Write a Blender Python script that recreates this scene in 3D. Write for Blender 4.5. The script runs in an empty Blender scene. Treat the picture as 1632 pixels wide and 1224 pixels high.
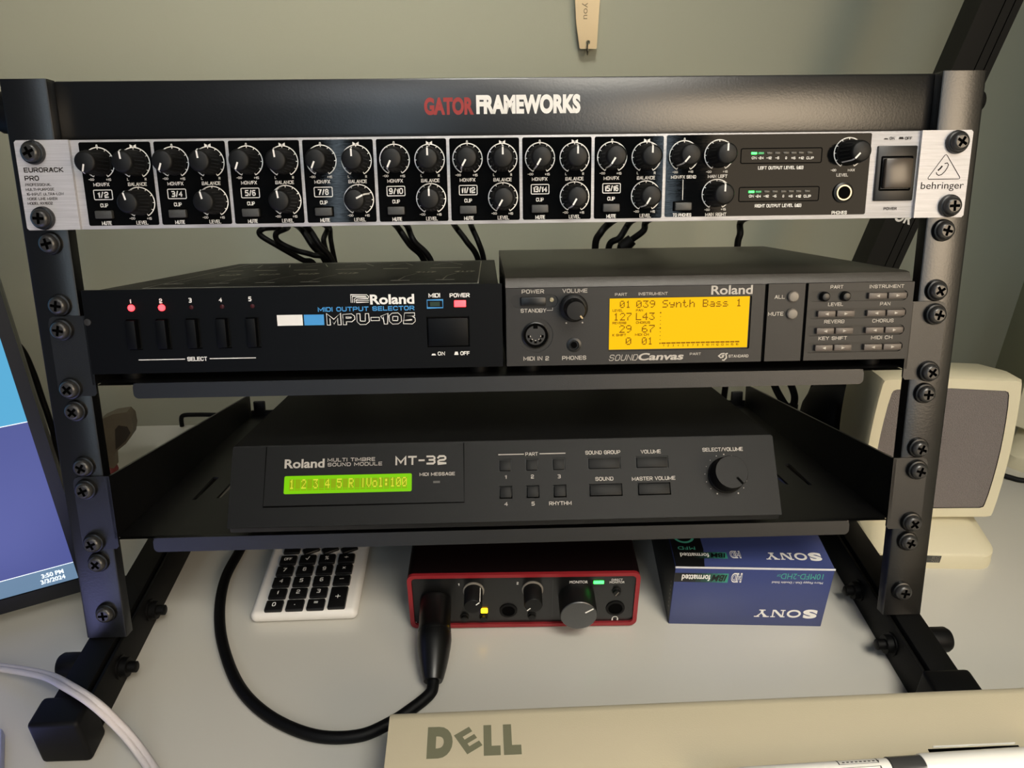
import bpy, bmesh, math, random
from math import sin, cos, pi, radians
from mathutils import Vector as V, Matrix
from mathutils.geometry import tessellate_polygon
random.seed(7)
SC = bpy.context.scene
COL = SC.collection
S = 0.001                                                # everything below is written in millimetres

# ------------------------------------------------------------------ camera
CAM = V((-8.1208, -398.9998, 367.0))
FPX = 1216.6335
RW = Matrix(((0.9994, 0.0278, 0.0200), (-0.0340, 0.8794, 0.4750), (-0.0044, -0.4754, 0.8798)))   # columns: right, forward, up
cd = bpy.data.cameras.new('camera'); cam = bpy.data.objects.new('camera', cd); COL.objects.link(cam)
cd.sensor_width = 36; cd.lens = FPX * 36 / 1632; cd.clip_start = 0.01; cd.clip_end = 50
m3 = Matrix((RW.col[0], RW.col[2], -RW.col[1])).transposed()
cam.matrix_world = Matrix.Translation(CAM * S) @ m3.to_4x4()
SC.camera = cam

# ------------------------------------------------------------------ light
wd = bpy.data.worlds.new('room_light'); SC.world = wd; wd.use_nodes = True
wd.node_tree.nodes['Background'].inputs[0].default_value = (0.80, 0.86, 0.95, 1)
wd.node_tree.nodes['Background'].inputs[1].default_value = 0.085
def area(name, loc, target, sx, sy, power, color, spread=180):
    l = bpy.data.lights.new(name, 'AREA'); l.shape = 'RECTANGLE'; l.size = sx; l.size_y = sy
    l.energy = power; l.color = color; l.spread = radians(spread)
    o = bpy.data.objects.new(name, l); COL.objects.link(o); o.location = loc
    o.rotation_euler = (V(target) - V(loc)).to_track_quat('-Z', 'Y').to_euler()
    return o
area('daylight', (-0.45, -1.5, 1.42), (-0.15, 0.1, 0.1), 0.7, 0.5, 0.35, (0.96, 0.98, 1.0), 70)
area('warm_curtain_light', (1.08, -1.6, 0.72), (0.3, 0.0, 0.2), 0.95, 0.85, 23, (1.0, 0.79, 0.55))
area('curtain_gap_light', (0.47, -1.62, 0.72), (0.1, 0, 0.28), 0.022, 1.3, 2.3, (0.72, 0.88, 1.0))
area('door_gap_light', (-0.40, -1.62, 0.72), (-0.08, 0, 0.28), 0.022, 1.3, 2.3, (0.72, 0.88, 1.0))
area('wall_fill', (-0.05, -0.75, 1.75), (-0.10, 0.33, 0.45), 0.3, 0.3, 0.95, (1.0, 0.98, 0.90), 36)  # added narrow fill that brightens the upper middle of the back wall
area('desk_fill', (0.30, -0.68, 0.95), (0.20, -0.22, 0.0), 0.35, 0.35, 1.3, (1.0, 0.94, 0.82), 62)  # added warm fill over the right of the desk, no known lamp
SC.view_settings.view_transform = 'Standard'; SC.view_settings.look = 'None'
SC.view_settings.gamma = 1; SC.view_settings.use_curve_mapping = False
SC.view_settings.exposure = 0.0

# ------------------------------------------------------------------ materials
def lin(c):
    return tuple(((x / 255) / 12.92 if x / 255 <= 0.04045 else ((x / 255 + 0.055) / 1.055) ** 2.4) for x in c) + (1,)
MATS = {}
def mat(name, rgb, rough=0.5, metal=0.0, emit=0.0, spec=0.5, bump=0.0, bscale=400, var=0.0, brushed=False, ergb=None, coat=0.0):
    if name in MATS: return MATS[name]
    m = bpy.data.materials.new(name); m.use_nodes = True; MATS[name] = m
    nt = m.node_tree; b = nt.nodes['Principled BSDF']
    b.inputs['Base Color'].default_value = lin(rgb); b.inputs['Roughness'].default_value = rough
    b.inputs['Metallic'].default_value = metal; b.inputs['Specular IOR Level'].default_value = spec
    b.inputs['Coat Weight'].default_value = coat
    if emit:
        b.inputs['Emission Color'].default_value = lin(ergb or rgb); b.inputs['Emission Strength'].default_value = emit
    if bump or var or brushed:
        tc = nt.nodes.new('ShaderNodeTexCoord'); n = nt.nodes.new('ShaderNodeTexNoise')
        n.inputs['Scale'].default_value = bscale; n.inputs['Detail'].default_value = 3
        src = tc.outputs['Object']
        if brushed:
            mp = nt.nodes.new('ShaderNodeMapping'); mp.inputs['Scale'].default_value = (0.03, 1, 1)
            nt.links.new(src, mp.inputs['Vector']); src = mp.outputs['Vector']
        nt.links.new(src, n.inputs['Vector'])
        if bump:
            bp = nt.nodes.new('ShaderNodeBump'); bp.inputs['Strength'].default_value = bump; bp.inputs['Distance'].default_value = 0.001
            nt.links.new(n.outputs['Fac'], bp.inputs['Height']); nt.links.new(bp.outputs['Normal'], b.inputs['Normal'])
        if var:
            mx = nt.nodes.new('ShaderNodeMix'); mx.data_type = 'RGBA'
            c = lin(rgb); mx.inputs[6].default_value = tuple(x * (1 - var) for x in c[:3]) + (1,)
            mx.inputs[7].default_value = tuple(min(1, x * (1 + var)) for x in c[:3]) + (1,)
            nt.links.new(n.outputs['Fac'], mx.inputs[0]); nt.links.new(mx.outputs[2], b.inputs['Base Color'])
    return m
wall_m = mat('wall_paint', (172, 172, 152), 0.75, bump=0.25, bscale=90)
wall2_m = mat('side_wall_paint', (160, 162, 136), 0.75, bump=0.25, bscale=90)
desk_m = mat('white_laminate', (206, 203, 194), 0.24, bump=0.04, bscale=900)
powder = mat('black_powder_coat', (8, 8, 9), 0.38, spec=0.75, bump=0.14, bscale=3600)
rackblk = mat('black_satin_steel', (6, 6, 7), 0.30, spec=0.85, bump=0.05, bscale=900)
tubeblk = mat('black_tube_steel', (4, 4, 4), 0.55, spec=0.2)
rubber = mat('black_rubber', (4, 4, 5), 0.55, spec=0.2)
screw_m = mat('blackened_screw_steel', (66, 65, 64), 0.3, metal=0.5)
washer_m = mat('black_plastic_washer', (6, 6, 6), 0.34)
hole_m = mat('dark_recess', (2, 2, 2), 0.8, spec=0.05)
silver = mat('brushed_aluminium', (190, 189, 192), 0.42, spec=0.3, metal=0.18, bump=0.15, bscale=1500, var=0.22, brushed=True)
mixblk = mat('black_panel_lacquer', (9, 10, 11), 0.04, spec=0.075, metal=0.0, bump=0.03, bscale=1500, brushed=True)
white_p = mat('white_print', (232, 230, 226), 0.6)
dark_p = mat('dark_print', (40, 36, 34), 0.7, spec=0.15)
red_p = mat('red_print', (150, 45, 42), 0.6)
knobblk = mat('black_knob_plastic', (9, 9, 9), 0.5, spec=0.35)
btn_m = mat('dark_grey_button', (62, 62, 60), 0.45)
led_off = mat('unlit_led', (74, 72, 66), 0.4)
led_green = mat('green_led', (40, 230, 110), 0.4, emit=5, ergb=(56, 255, 76))
led_green_dim = mat('dim_green_led', (50, 150, 90), 0.4, emit=0.35)
led_red = mat('red_led', (255, 60, 60), 0.4, emit=7.0, ergb=(255, 44, 50))
led_red_hot = mat('red_led_core', (255, 170, 160), 0.4, emit=6.0, ergb=(255, 120, 110))
led_red_off = mat('unlit_red_led', (60, 8, 10), 0.3)
led_amber = mat('amber_led', (255, 190, 20), 0.4, emit=5.0)
rocker_m = mat('brown_black_rocker', (66, 58, 50), 0.25)
mpu_m = mat('black_painted_steel', (5, 6, 8), 0.45, spec=0.15)
mpu_top = mat('black_painted_lid', (18, 18, 17), 0.5, spec=0.2, bump=0.1, bscale=1200)
fade_p = mat('worn_grey_print', (205, 203, 190), 0.7)
blue_p = mat('blue_print', (66, 150, 214), 0.55)
sc_m = mat('charcoal_plastic', (28, 27, 26), 0.5, bump=0.04, bscale=1500)
sc_lid = mat('dark_grey_steel', (58, 54, 48), 0.4, bump=0.1, bscale=1500)
sc_pill = mat('dark_charcoal_plastic', (20, 20, 19), 0.5)
sc_btn = mat('grey_rubber_key', (88, 80, 74), 0.38)
sc_p = mat('grey_print', (178, 172, 164), 0.6)
amber = mat('amber_lcd', (6, 5, 1), 0.5, spec=0.1, emit=1.05, ergb=(255, 196, 0))
amber_ink = mat('amber_lcd_ink', (6, 5, 1), 0.5, spec=0.1, emit=0.36, ergb=(205, 125, 0))
lcdgreen = mat('green_lcd', (6, 5, 1), 0.5, spec=0.1, emit=0.8, ergb=(140, 226, 0))
lcdcell = mat('green_lcd_cell', (6, 5, 1), 0.5, spec=0.1, emit=0.62, ergb=(172, 206, 10))
lcdink = mat('green_lcd_ink', (6, 5, 1), 0.5, spec=0.1, emit=0.85, ergb=(236, 236, 60))
mt_m = mat('dark_olive_plastic', (13, 13, 12), 0.5, spec=0.22, bump=0.04, bscale=1500)
mt_lid = mat('black_steel_lid', (14, 14, 14), 0.5)
red_m = mat('red_anodised_aluminium', (140, 34, 40), 0.4, metal=0.2)
ifc_m = mat('black_gloss_front', (15, 15, 15), 0.3)
halo_m = mat('grey_halo_ring', (120, 114, 106), 0.4)
alu_cap = mat('spun_dark_aluminium', (92, 92, 92), 0.35, metal=0.8)
calc_m = mat('white_plastic', (226, 222, 216), 0.42)
key_m = mat('black_key_plastic', (16, 16, 17), 0.35)
card_m = mat('blue_card', (58, 68, 116), 0.3)
card_top = mat('navy_card', (22, 48, 92), 0.3)
card_blk = mat('black_card', (14, 15, 17), 0.4)
card_edge = mat('worn_white_card', (205, 205, 210), 0.6)
teal_p = mat('teal_print', (70, 160, 140), 0.55)
cream = mat('cream_plastic', (206, 198, 170), 0.48, bump=0.05, bscale=1200)
kb_m = mat('beige_plastic', (196, 186, 160), 0.5, bump=0.08, bscale=1300)
olive_p = mat('olive_print', (112, 112, 90), 0.6)
grille_m = mat('grey_cloth', (112, 105, 102), 0.85, bump=0.8, bscale=1400, var=0.25)
pen_m = mat('glossy_white', (238, 236, 230), 0.25)
band_m = mat('smoky_band', (62, 62, 62), 0.2)
chrome = mat('chrome', (170, 158, 132), 0.3, metal=1.0)
cord_w = mat('white_braid', (214, 208, 210), 0.7, bump=0.6, bscale=2500)
scr_cyan = mat('screen_cyan', (10, 10, 10), 0.3, emit=1.0, ergb=(86, 172, 214))
scr_blue = mat('screen_blue', (10, 10, 10), 0.3, emit=0.9, ergb=(84, 92, 158))
scr_bar = mat('screen_bar', (10, 10, 10), 0.3, emit=0.9, ergb=(112, 142, 172))
scr_glow = mat('screen_glow_patch', (10, 10, 10), 0.3, emit=0.5, ergb=(170, 176, 255))
scr_white = mat('screen_white', (200, 200, 200), 0.3, emit=1.0, ergb=(225, 240, 250))
bezel_m = mat('black_bezel', (12, 12, 13), 0.35)
tab_scr = mat('lit_lavender_screen', (10, 10, 10), 0.2, emit=2.6, ergb=(176, 180, 255))
tab_m = mat('pale_blue_plastic', (170, 178, 220), 0.4)
gold_m = mat('pale_brass', (226, 204, 164), 0.35, metal=0.55)
steel_m = mat('steel_ring', (120, 118, 112), 0.25, metal=1.0)
tool_m = mat('worn_grey_steel', (118, 110, 94), 0.6, metal=0.4, var=0.45, bscale=60)
grip_m = mat('dark_red_grip', (112, 34, 38), 0.5)
arm_m = mat('matte_black_aluminium', (6, 6, 6), 0.5, spec=0.3)

# ------------------------------------------------------------------ frames
TILT = radians(15)
MW = Matrix.Identity(4)
MR = Matrix.Translation((0, 0, 294.6348)) @ Matrix(((1, 0, 0, 0), (0, cos(TILT), sin(TILT), 0), (0, -sin(TILT), cos(TILT), 0), (0, 0, 0, 1)))
def frame(o, yaw):                                       # a yawed frame on the desk
    return Matrix.Translation(o) @ Matrix.Rotation(radians(yaw), 4, 'Z')
def ray(px, py):
    return RW @ V(((px - 816) / FPX, 1, -(py - 612) / FPX))
def hit(px, py, o, n):                                   # a pixel's sight line met with a plane, world mm
    d = ray(px, py); return CAM + d * ((V(o) - CAM).dot(n) / d.dot(n))
def rk(px, py, y=0):                                     # point on a plane parallel to the rack front, rack mm
    w = hit(px, py, MR @ V((0, y, 0)), MR.to_3x3() @ V((0, 1, 0))); return MR.inverted() @ w
def wz(px, py, z=0): return hit(px, py, (0, 0, z), V((0, 0, 1)))
def wy(px, py, y=0): return hit(px, py, (0, y, 0), V((0, 1, 0)))

# ------------------------------------------------------------------ mesh builder
FONT = {}
def glyphs(s, bold=0.0):
    k = (s, bold)
    if k in FONT: return FONT[k]
    cu = bpy.data.curves.new('t', 'FONT'); cu.body = s; cu.size = 1; cu.resolution_u = 5; cu.offset = bold; cu.fill_mode = 'FRONT'
    o = bpy.data.objects.new('t', cu); COL.objects.link(o)
    dg = bpy.context.evaluated_depsgraph_get(); me = bpy.data.meshes.new_from_object(o.evaluated_get(dg))
    vs = [(v.co.x, v.co.y) for v in me.vertices]; fs = [tuple(p.vertices) for p in me.polygons]
    bpy.data.objects.remove(o); bpy.data.curves.remove(cu); bpy.data.meshes.remove(me)
    FONT[k] = (vs, fs); return FONT[k]
CAPH = max(v[1] for v in glyphs('H')[0])

class B:
    def __init__(s, M=MW): s.M = M; s.v = []; s.f = []; s.mi = []; s.mats = []
    def m(s, mt):
        if mt not in s.mats: s.mats.append(mt)
        return s.mats.index(mt)
    def add(s, vs, fs, mt):
        n = len(s.v); k = s.m(mt); s.v += [s.M @ V(x) for x in vs]
        for f in fs: s.f.append(tuple(i + n for i in f)); s.mi.append(k)
        return s
    def box(s, a, b, mt, bev=0.0, seg=2, M=None):
        a, b = V(a), V(b)
        bm = bmesh.new(); bmesh.ops.create_cube(bm, size=1)
        for v in bm.verts: v.co = V([a[i] + (v.co[i] + .5) * (b[i] - a[i]) for i in range(3)])
        if bev: bmesh.ops.bevel(bm, geom=bm.edges[:], offset=bev, segments=seg, profile=0.5, affect='EDGES', clamp_overlap=True)
        if M: bmesh.ops.transform(bm, matrix=M, verts=bm.verts)
        bm.verts.index_update()
        s.add([v.co.copy() for v in bm.verts], [[v.index for v in f.verts] for f in bm.faces], mt); bm.free(); return s
    def lathe(s, o, ax, prof, mt, seg=24, a0=0.0):        # prof: (radius, height along ax)
        o, ax = V(o), V(ax).normalized(); t = ax.orthogonal().normalized(); w = ax.cross(t)
        vs, fs, rings = [], [], []
        for r, h in prof:
            if r < 1e-6: rings.append([len(vs)]); vs.append(o + ax * h)
            else:
                rings.append(list(range(len(vs), len(vs) + seg)))
                vs += [o + ax * h + (t * cos(a0 + 2 * pi * i / seg) + w * sin(a0 + 2 * pi * i / seg)) * r for i in range(seg)]
        for A, C in zip(rings, rings[1:]):
            for i in range(seg):
                j = (i + 1) % seg
                if len(A) == 1 and len(C) == 1: break
                if len(A) == 1: fs.append((A[0], C[i], C[j]))
                elif len(C) == 1: fs.append((A[i], A[j], C[0]))
                else: fs.append((A[i], A[j], C[j], C[i]))
        if len(rings[0]) > 1: fs.append(tuple(reversed(rings[0])))
        if len(rings[-1]) > 1: fs.append(tuple(rings[-1]))
        return s.add(vs, fs, mt)
    def cyl(s, p, q, r, mt, seg=20, r2=None):
        p, q = V(p), V(q); return s.lathe(p, q - p, [(r, 0), (r if r2 is None else r2, (q - p).length)], mt, seg)
    def tube(s, pts, r, mt, seg=12, n=10, flat=1.0):
        P = spline(pts, n); vs, fs = [], []; up = None
        for i, p in enumerate(P):
            t = (P[min(i + 1, len(P) - 1)] - P[max(i - 1, 0)]).normalized()
            up = t.orthogonal() if up is None else (up - t * up.dot(t)); up.normalize(); w = t.cross(up)
            vs += [p + (up * cos(2 * pi * k / seg) + w * sin(2 * pi * k / seg) * flat) * r for k in range(seg)]
        for i in range(len(P) - 1):
            for k in range(seg):
                a, b = i * seg + k, i * seg + (k + 1) % seg; fs.append((a, b, b + seg, a + seg))
        fs.append(tuple(range(seg - 1, -1, -1))); e = (len(P) - 1) * seg; fs.append(tuple(range(e, e + seg)))
        return s.add(vs, fs, mt)
    def prism(s, poly, o, u, w, d, mt, dmt=None):         # polygon in (u,w), thickness along vector d
        o, u, w, d = V(o), V(u), V(w), V(d); n = len(poly)
        A = [o + u * a + w * b for a, b in poly]; C = [p + d for p in A]
        tr = tessellate_polygon([[V((a, b, 0)) for a, b in poly]])
        fs = [tuple(t) for t in tr]; fb = [tuple(i + n for i in reversed(t)) for t in tr]
        s.add(A + C, fs + fb, mt); s.add(A + C, [(i, (i + 1) % n, n + (i + 1) % n, n + i) for i in range(n)], dmt or mt); return s

def spline(pts, n):
    pts = [V(p) for p in pts]
    if len(pts) < 3: return [pts[0].lerp(pts[-1], i / n) for i in range(n + 1)]
    Q = [pts[0] * 2 - pts[1]] + pts + [pts[-1] * 2 - pts[-2]]; out = []
    for i in range(1, len(Q) - 2):
        a, b, c, d = Q[i - 1:i + 3]
        for k in range(n):
            t = k / n
            out.append(0.5 * ((2 * b) + (c - a) * t + (2 * a - 5 * b + 4 * c - d) * t * t + (3 * b - a - 3 * c + d) * t ** 3))
    return out + [pts[-1]]
def rrect(x0, x1, y0, y1, r, n=4):
    out = []
    for cx, cy, a in ((x1 - r, y1 - r, 0), (x0 + r, y1 - r, 90), (x0 + r, y0 + r, 180), (x1 - r, y0 + r, 270)):
        out += [(cx + r * cos(radians(a + 90 * i / n)), cy + r * sin(radians(a + 90 * i / n))) for i in range(n + 1)]
    return out
def circ(cx, cy, r, n=24): return [(cx + r * cos(2 * pi * i / n), cy + r * sin(2 * pi * i / n)) for i in range(n)]


def _sf():
    c = .2; G = {}
    box_ = [(c, 0), (1 - c, 0), (1, c), (1, 1 - c), (1 - c, 1), (c, 1), (0, 1 - c), (0, c), (c, 0)]
    def bowl(y0, y1, x0=0, r=.2): return [(x0, y1), (1 - r, y1), (1, y1 - r), (1, y0 + r), (1 - r, y0), (x0, y0)]
    G['O'] = G['0'] = (1, [box_]); G['D'] = (1, [bowl(0, 1) + [(0, 1)]])
    G['C'] = (1, [[(1, 1 - c), (1 - c, 1), (c, 1), (0, 1 - c), (0, c), (c, 0), (1 - c, 0), (1, c)]]); G['G'] = (1, [[(1, 1 - c), (1 - c, 1), (c, 1), (0, 1 - c), (0, c), (c, 0), (1, 0), (1, .48), (.55, .48)]])
    G['S'] = (1, [[(1, .8), (.82, 1), (.18, 1), (0, .84), (0, .66), (.16, .52), (.84, .5), (1, .34), (1, .16), (.82, 0), (.18, 0), (0, .2)]])
    G['A'] = (1, [[(0, 0), (.46, 1), (.54, 1), (1, 0)], [(.17, .3), (.83, .3)]]); G['B'] = (1, [bowl(.5, 1, 0, .16) + bowl(0, .5, 0, .18)[1:] + [(0, 1)]])
    G['E'] = (.9, [[(.9, 1), (0, 1), (0, 0), (.9, 0)], [(0, .5), (.8, .5)]]); G['F'] = (.85, [[(.85, 1), (0, 1), (0, 0)], [(0, .48), (.75, .48)]])
    G['H'] = (1, [[(0, 0), (0, 1)], [(1, 0), (1, 1)], [(0, .5), (1, .5)]]); G['I'] = (0, [[(0, 0), (0, 1)]]); G['L'] = (.85, [[(0, 1), (0, 0), (.85, 0)]])
    G['K'] = (.95, [[(0, 0), (0, 1)], [(.92, 1), (.1, .5), (.95, 0)]]); G['M'] = (1.25, [[(0, 0), (0, 1), (.62, .22), (1.25, 1), (1.25, 0)]]); G['N'] = (1, [[(0, 0), (0, 1), (1, 0), (1, 1)]])
    G['P'] = (1, [[(0, 0)] + bowl(.42, 1)]); G['R'] = (1, [[(0, 0)] + bowl(.44, 1), [(.5, .44), (1, 0)]]); G['T'] = (.95, [[(0, 1), (.95, 1)], [(.475, 1), (.475, 0)]])
    G['U'] = (1, [[(0, 1), (0, c), (c, 0), (1 - c, 0), (1, c), (1, 1)]]); G['V'] = (1, [[(0, 1), (.5, 0), (1, 1)]]); G['W'] = (1.4, [[(0, 1), (.33, 0), (.7, .85), (1.07, 0), (1.4, 1)]])
    G['X'] = (1, [[(0, 0), (1, 1)], [(0, 1), (1, 0)]]); G['Y'] = (1, [[(0, 1), (.5, .48), (1, 1)], [(.5, .48), (.5, 0)]])
    G['1'] = (.3, [[(0, .78), (.3, 1), (.3, 0)]]); G['2'] = (1, [[(0, .8), (.18, 1), (.82, 1), (1, .84), (1, .64), (.84, .5), (.16, .44), (0, .3), (0, 0), (1, 0)]])
    G['3'] = (1, [[(0, 1), (.82, 1), (1, .84), (1, .66), (.84, .52), (.3, .52)], [(.84, .52), (1, .36), (1, .16), (.82, 0), (0, 0)]]); G['4'] = (1, [[(.78, 0), (.78, 1), (0, .3), (1, .3)]])
    G['5'] = (1, [[(.95, 1), (.04, 1), (0, .56), (.82, .56), (1, .4), (1, .18), (.82, 0), (0, 0)]]); G['6'] = (1, [[(.9, 1), (.18, 1), (0, .8), (0, .2), (.18, 0), (.82, 0), (1, .18), (1, .38), (.82, .55), (0, .55)]])
    G['7'] = (.95, [[(0, 1), (.95, 1), (.3, 0)]]); G['9'] = (1, [[(.1, 0), (.82, 0), (1, .2), (1, .8), (.82, 1), (.18, 1), (0, .82), (0, .62), (.18, .45), (1, .45)]])
    G['8'] = (1, [[(.18, .52), (.04, .66), (.04, .86), (.2, 1), (.8, 1), (.96, .86), (.96, .66), (.82, .52), (.18, .52), (0, .36), (0, .16), (.18, 0), (.82, 0), (1, .16), (1, .36), (.82, .52)]])
    G['J'] = (.8, [[(.8, 1), (.8, .2), (.62, 0), (.18, 0), (0, .2)]])
    G['/'] = (.5, [[(0, 0), (.5, 1)]]); G['-'] = (.6, [[(0, .48), (.6, .48)]]); G['+'] = (.7, [[(0, .5), (.7, .5)], [(.35, .15), (.35, .85)]]); G[' '] = (.35, [])
    G['('] = (.25, [[(.25, 1.1), (0, .8), (0, .2), (.25, -.1)]]); G[')'] = (.25, [[(0, 1.1), (.25, .8), (.25, .2), (0, -.1)]])
    G['d'] = (.85, [[(.85, .55), (.7, .68), (.15, .68), (0, .55), (0, .14), (.15, 0), (.7, 0), (.85, .14)], [(.85, 1), (.85, 0)]])
    G[':'] = (.1, [[(0, .15), (.1, .15)], [(0, .6), (.1, .6)]]); G['.'] = (.1, [[(0, .02), (.1, .02)]])
    return G
SFONT = _sf()

class Panel:                                              # a printed face: prints lie just above it
    def __init__(s, b, o, u, v, eps=0.12):
        s.b, s.o, s.u, s.v = b, V(o), V(u).normalized(), V(v).normalized(); s.n = s.u.cross(s.v); s.eps = eps; s.cnt = 0
        M = b.M; s.wo = M @ s.o; s.wu = M.to_3x3() @ s.u; s.wv = M.to_3x3() @ s.v; s.wn = M.to_3x3() @ s.n
    def p(s, px, py):                                     # pixel -> panel coordinates
        d = hit(px, py, s.wo, s.wn) - s.wo; return (d.dot(s.wu), d.dot(s.wv))
    def P3(s, a, b, e=0.0): return s.o + s.u * a + s.v * b + s.n * e
    def lift(s, e):                                       # overlapping prints never share one plane
        s.cnt = (s.cnt + 1) % 12; return (s.eps if e is None else e) + .004 * s.cnt if (e is None or e > 0) else e
    def poly(s, pts, mt, e=None):
        e = s.lift(e)
        tr = tessellate_polygon([[V((a, b, 0)) for a, b in pts]])
        s.b.add([s.P3(a, b, e) for a, b in pts], fixn([tuple(t) for t in tr], pts), mt)
    def rect(s, x0, x1, y0, y1, mt, e=None, r=0):
        s.poly(rrect(x0, x1, y0, y1, r) if r else [(x0, y0), (x1, y0), (x1, y1), (x0, y1)], mt, e)
    def line(s, pts, w, mt, closed=False, e=None):
        e = s.lift(e)
        P = [V((a, b)) for a, b in pts]; n = len(P); vs, fs = [], []
        for i in range(n):
            a = P[i - 1] if (i or closed) else P[i]; c = P[(i + 1) % n] if (i < n - 1 or closed) else P[i]
            t = (c - a).normalized(); q = V((-t.y, t.x)) * w / 2
            if a != P[i] and c != P[i]:
                s1 = (P[i] - a).normalized(); q /= max(0.55, abs(s1.dot(t)))
            vs += [s.P3(*(P[i] + q), e), s.P3(*(P[i] - q), e)]
        for i in range(n if closed else n - 1):
            j = (i + 1) % n; fs.append((2 * i, 2 * i + 1, 2 * j + 1, 2 * j))
        s.b.add(vs, fs, mt)
    def text(s, t, x0, x1, yc, h, mt, bold=0.0, shear=0.0, rot=0.0, e=None):
        e = s.eps if e is None else e
        vs, fs = glyphs(t, bold); lo = min(v[0] for v in vs); hi = max(v[0] for v in vs); k = (x1 - x0) / (hi - lo)
        cx = (x0 + x1) / 2; c, sn = cos(rot), sin(rot); out = []
        for a, b in vs:
            y = (b / CAPH - 0.5) * h; x = (a - (lo + hi) / 2) * k + shear * y
            out.append(s.P3(cx + x * c - y * sn, yc + x * sn + y * c, e))
        s.b.add(out, fs, mt)
    def T(s, t, xl, xr, py, hpx, mt, bold=0.0, shear=0.0, py2=None, rot=0.0, e=None):   # placed by its left end, right end and middle in the photo
        a = s.p(xl, py); b = s.p(xr, py if py2 is None else py2); m = s.p((xl + xr) / 2, (py + (py2 or py)) / 2 - hpx / 2)
        yc = (a[1] + b[1]) / 2; h = abs(m[1] - yc) * 2
        x0, x1 = sorted((a[0], b[0]))
        s.text(t, x0, x1, yc, h, mt, bold, shear, rot, e)
    def stext(s, t, x0, x1, yc, h, mt, wt=.16, shear=0.0, rot=0.0, e=None, gap=.42):   # squared stroke lettering, wt = stroke / height
        w = h * wt; tot = sum(SFONT[k][0] for k in t) + gap * (len(t) - 1)
        k = (x1 - x0 - w) / max(tot, .01) if tot else 1; hh = h - w; x = 0; cx = (x0 + x1) / 2; c, sn = cos(rot), sin(rot)
        for ch in t:
            gw, ls = SFONT[ch]
            for l in ls:
                cl = l[0] == l[-1] and len(l) > 2; pts = []
                for a, b in (l[:-1] if cl else l):
                    px_ = (x + a - tot / 2) * k; py_ = (b - .5) * hh; px_ += shear * py_; pts.append((cx + px_ * c - py_ * sn, yc + px_ * sn + py_ * c))
                if not cl:                                # square stroke ends
                    for i0, i1 in ((0, 1), (-1, -2)):
                        d = (V(pts[i0]) - V(pts[i1])).normalized() * w * .5; pts[i0] = tuple(V(pts[i0]) + d)
                s.line(pts, w, mt, cl, e)
            x += gw + gap
    def S(s, t, xl, xr, py, hpx, mt, wt=.16, shear=0.0, py2=None, rot=0.0, e=None, gap=.42):
        a = s.p(xl, py); b = s.p(xr, py if py2 is None else py2); m = s.p((xl + xr) / 2, (py + (py2 or py)) / 2 - hpx / 2)
        yc = (a[1] + b[1]) / 2; x0, x1 = sorted((a[0], b[0])); s.stext(t, x0, x1, yc, abs(m[1] - yc) * 2, mt, wt, shear, rot, e, gap)
    def pixrect(s, xl, xr, yt, yb):
        a = s.p(xl, (yt + yb) / 2); b = s.p(xr, (yt + yb) / 2); c = s.p((xl + xr) / 2, yt); d = s.p((xl + xr) / 2, yb)
        return a[0], b[0], d[1], c[1]
    def plate(s, outer, holes, mt, thick=0.0):            # face with recesses: holes = (polygon, depth, floor material)
        loops = [outer] + [h[0] for h in holes]; flat = [q for l in loops for q in l]
        tr = [tuple(t) for t in tessellate_polygon([[V((a, b, 0)) for a, b in l] for l in loops])]
        s.b.add([s.P3(a, b) for a, b in flat], fixn(tr, flat), mt)
        for poly, d, fm in holes:
            n = len(poly)
            s.b.add([s.P3(a, b) for a, b in poly] + [s.P3(a, b, -d) for a, b in poly], [(i, (i + 1) % n, n + (i + 1) % n, n + i) for i in range(n)], mt if d < 0.9 else hole_m if fm is hole_m else mt)
            if fm is None: continue
            tt = [tuple(t) for t in tessellate_polygon([[V((a, b, 0)) for a, b in poly]])]
            s.b.add([s.P3(a, b, -d) for a, b in poly], fixn(tt, poly), fm)
        if thick:
            n = len(outer)
            s.b.add([s.P3(a, b) for a, b in outer] + [s.P3(a, b, -thick) for a, b in outer], [(i, (i + 1) % n, n + (i + 1) % n, n + i) for i in range(n)], mt)
    def minus_inf(s, cx, cz, h, mt):                      # a minus sign and a lying eight
        s.rect(cx - h * 1.35, cx - h * .75, cz - .1, cz + .1, mt)
        for d in (-.15, .75): s.ring(cx + h * d, cz, h * .42, h * .2, mt, n=14)
    def ring(s, cx, cy, r, w, mt, a0=0, a1=360, n=48, e=None):
        s.line([(cx + r * sin(radians(a0 + (a1 - a0) * i / n)), cy + r * cos(radians(a0 + (a1 - a0) * i / n))) for i in range(n + 1)], w, mt, e=e)
def fixn(tr, pts):
    out = []
    for a, b, c in tr:
        A, Bq, C = pts[a], pts[b], pts[c]
        cr = (Bq[0] - A[0]) * (C[1] - A[1]) - (Bq[1] - A[1]) * (C[0] - A[0])
        out.append((a, b, c) if cr > 0 else (a, c, b))
    return out

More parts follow.
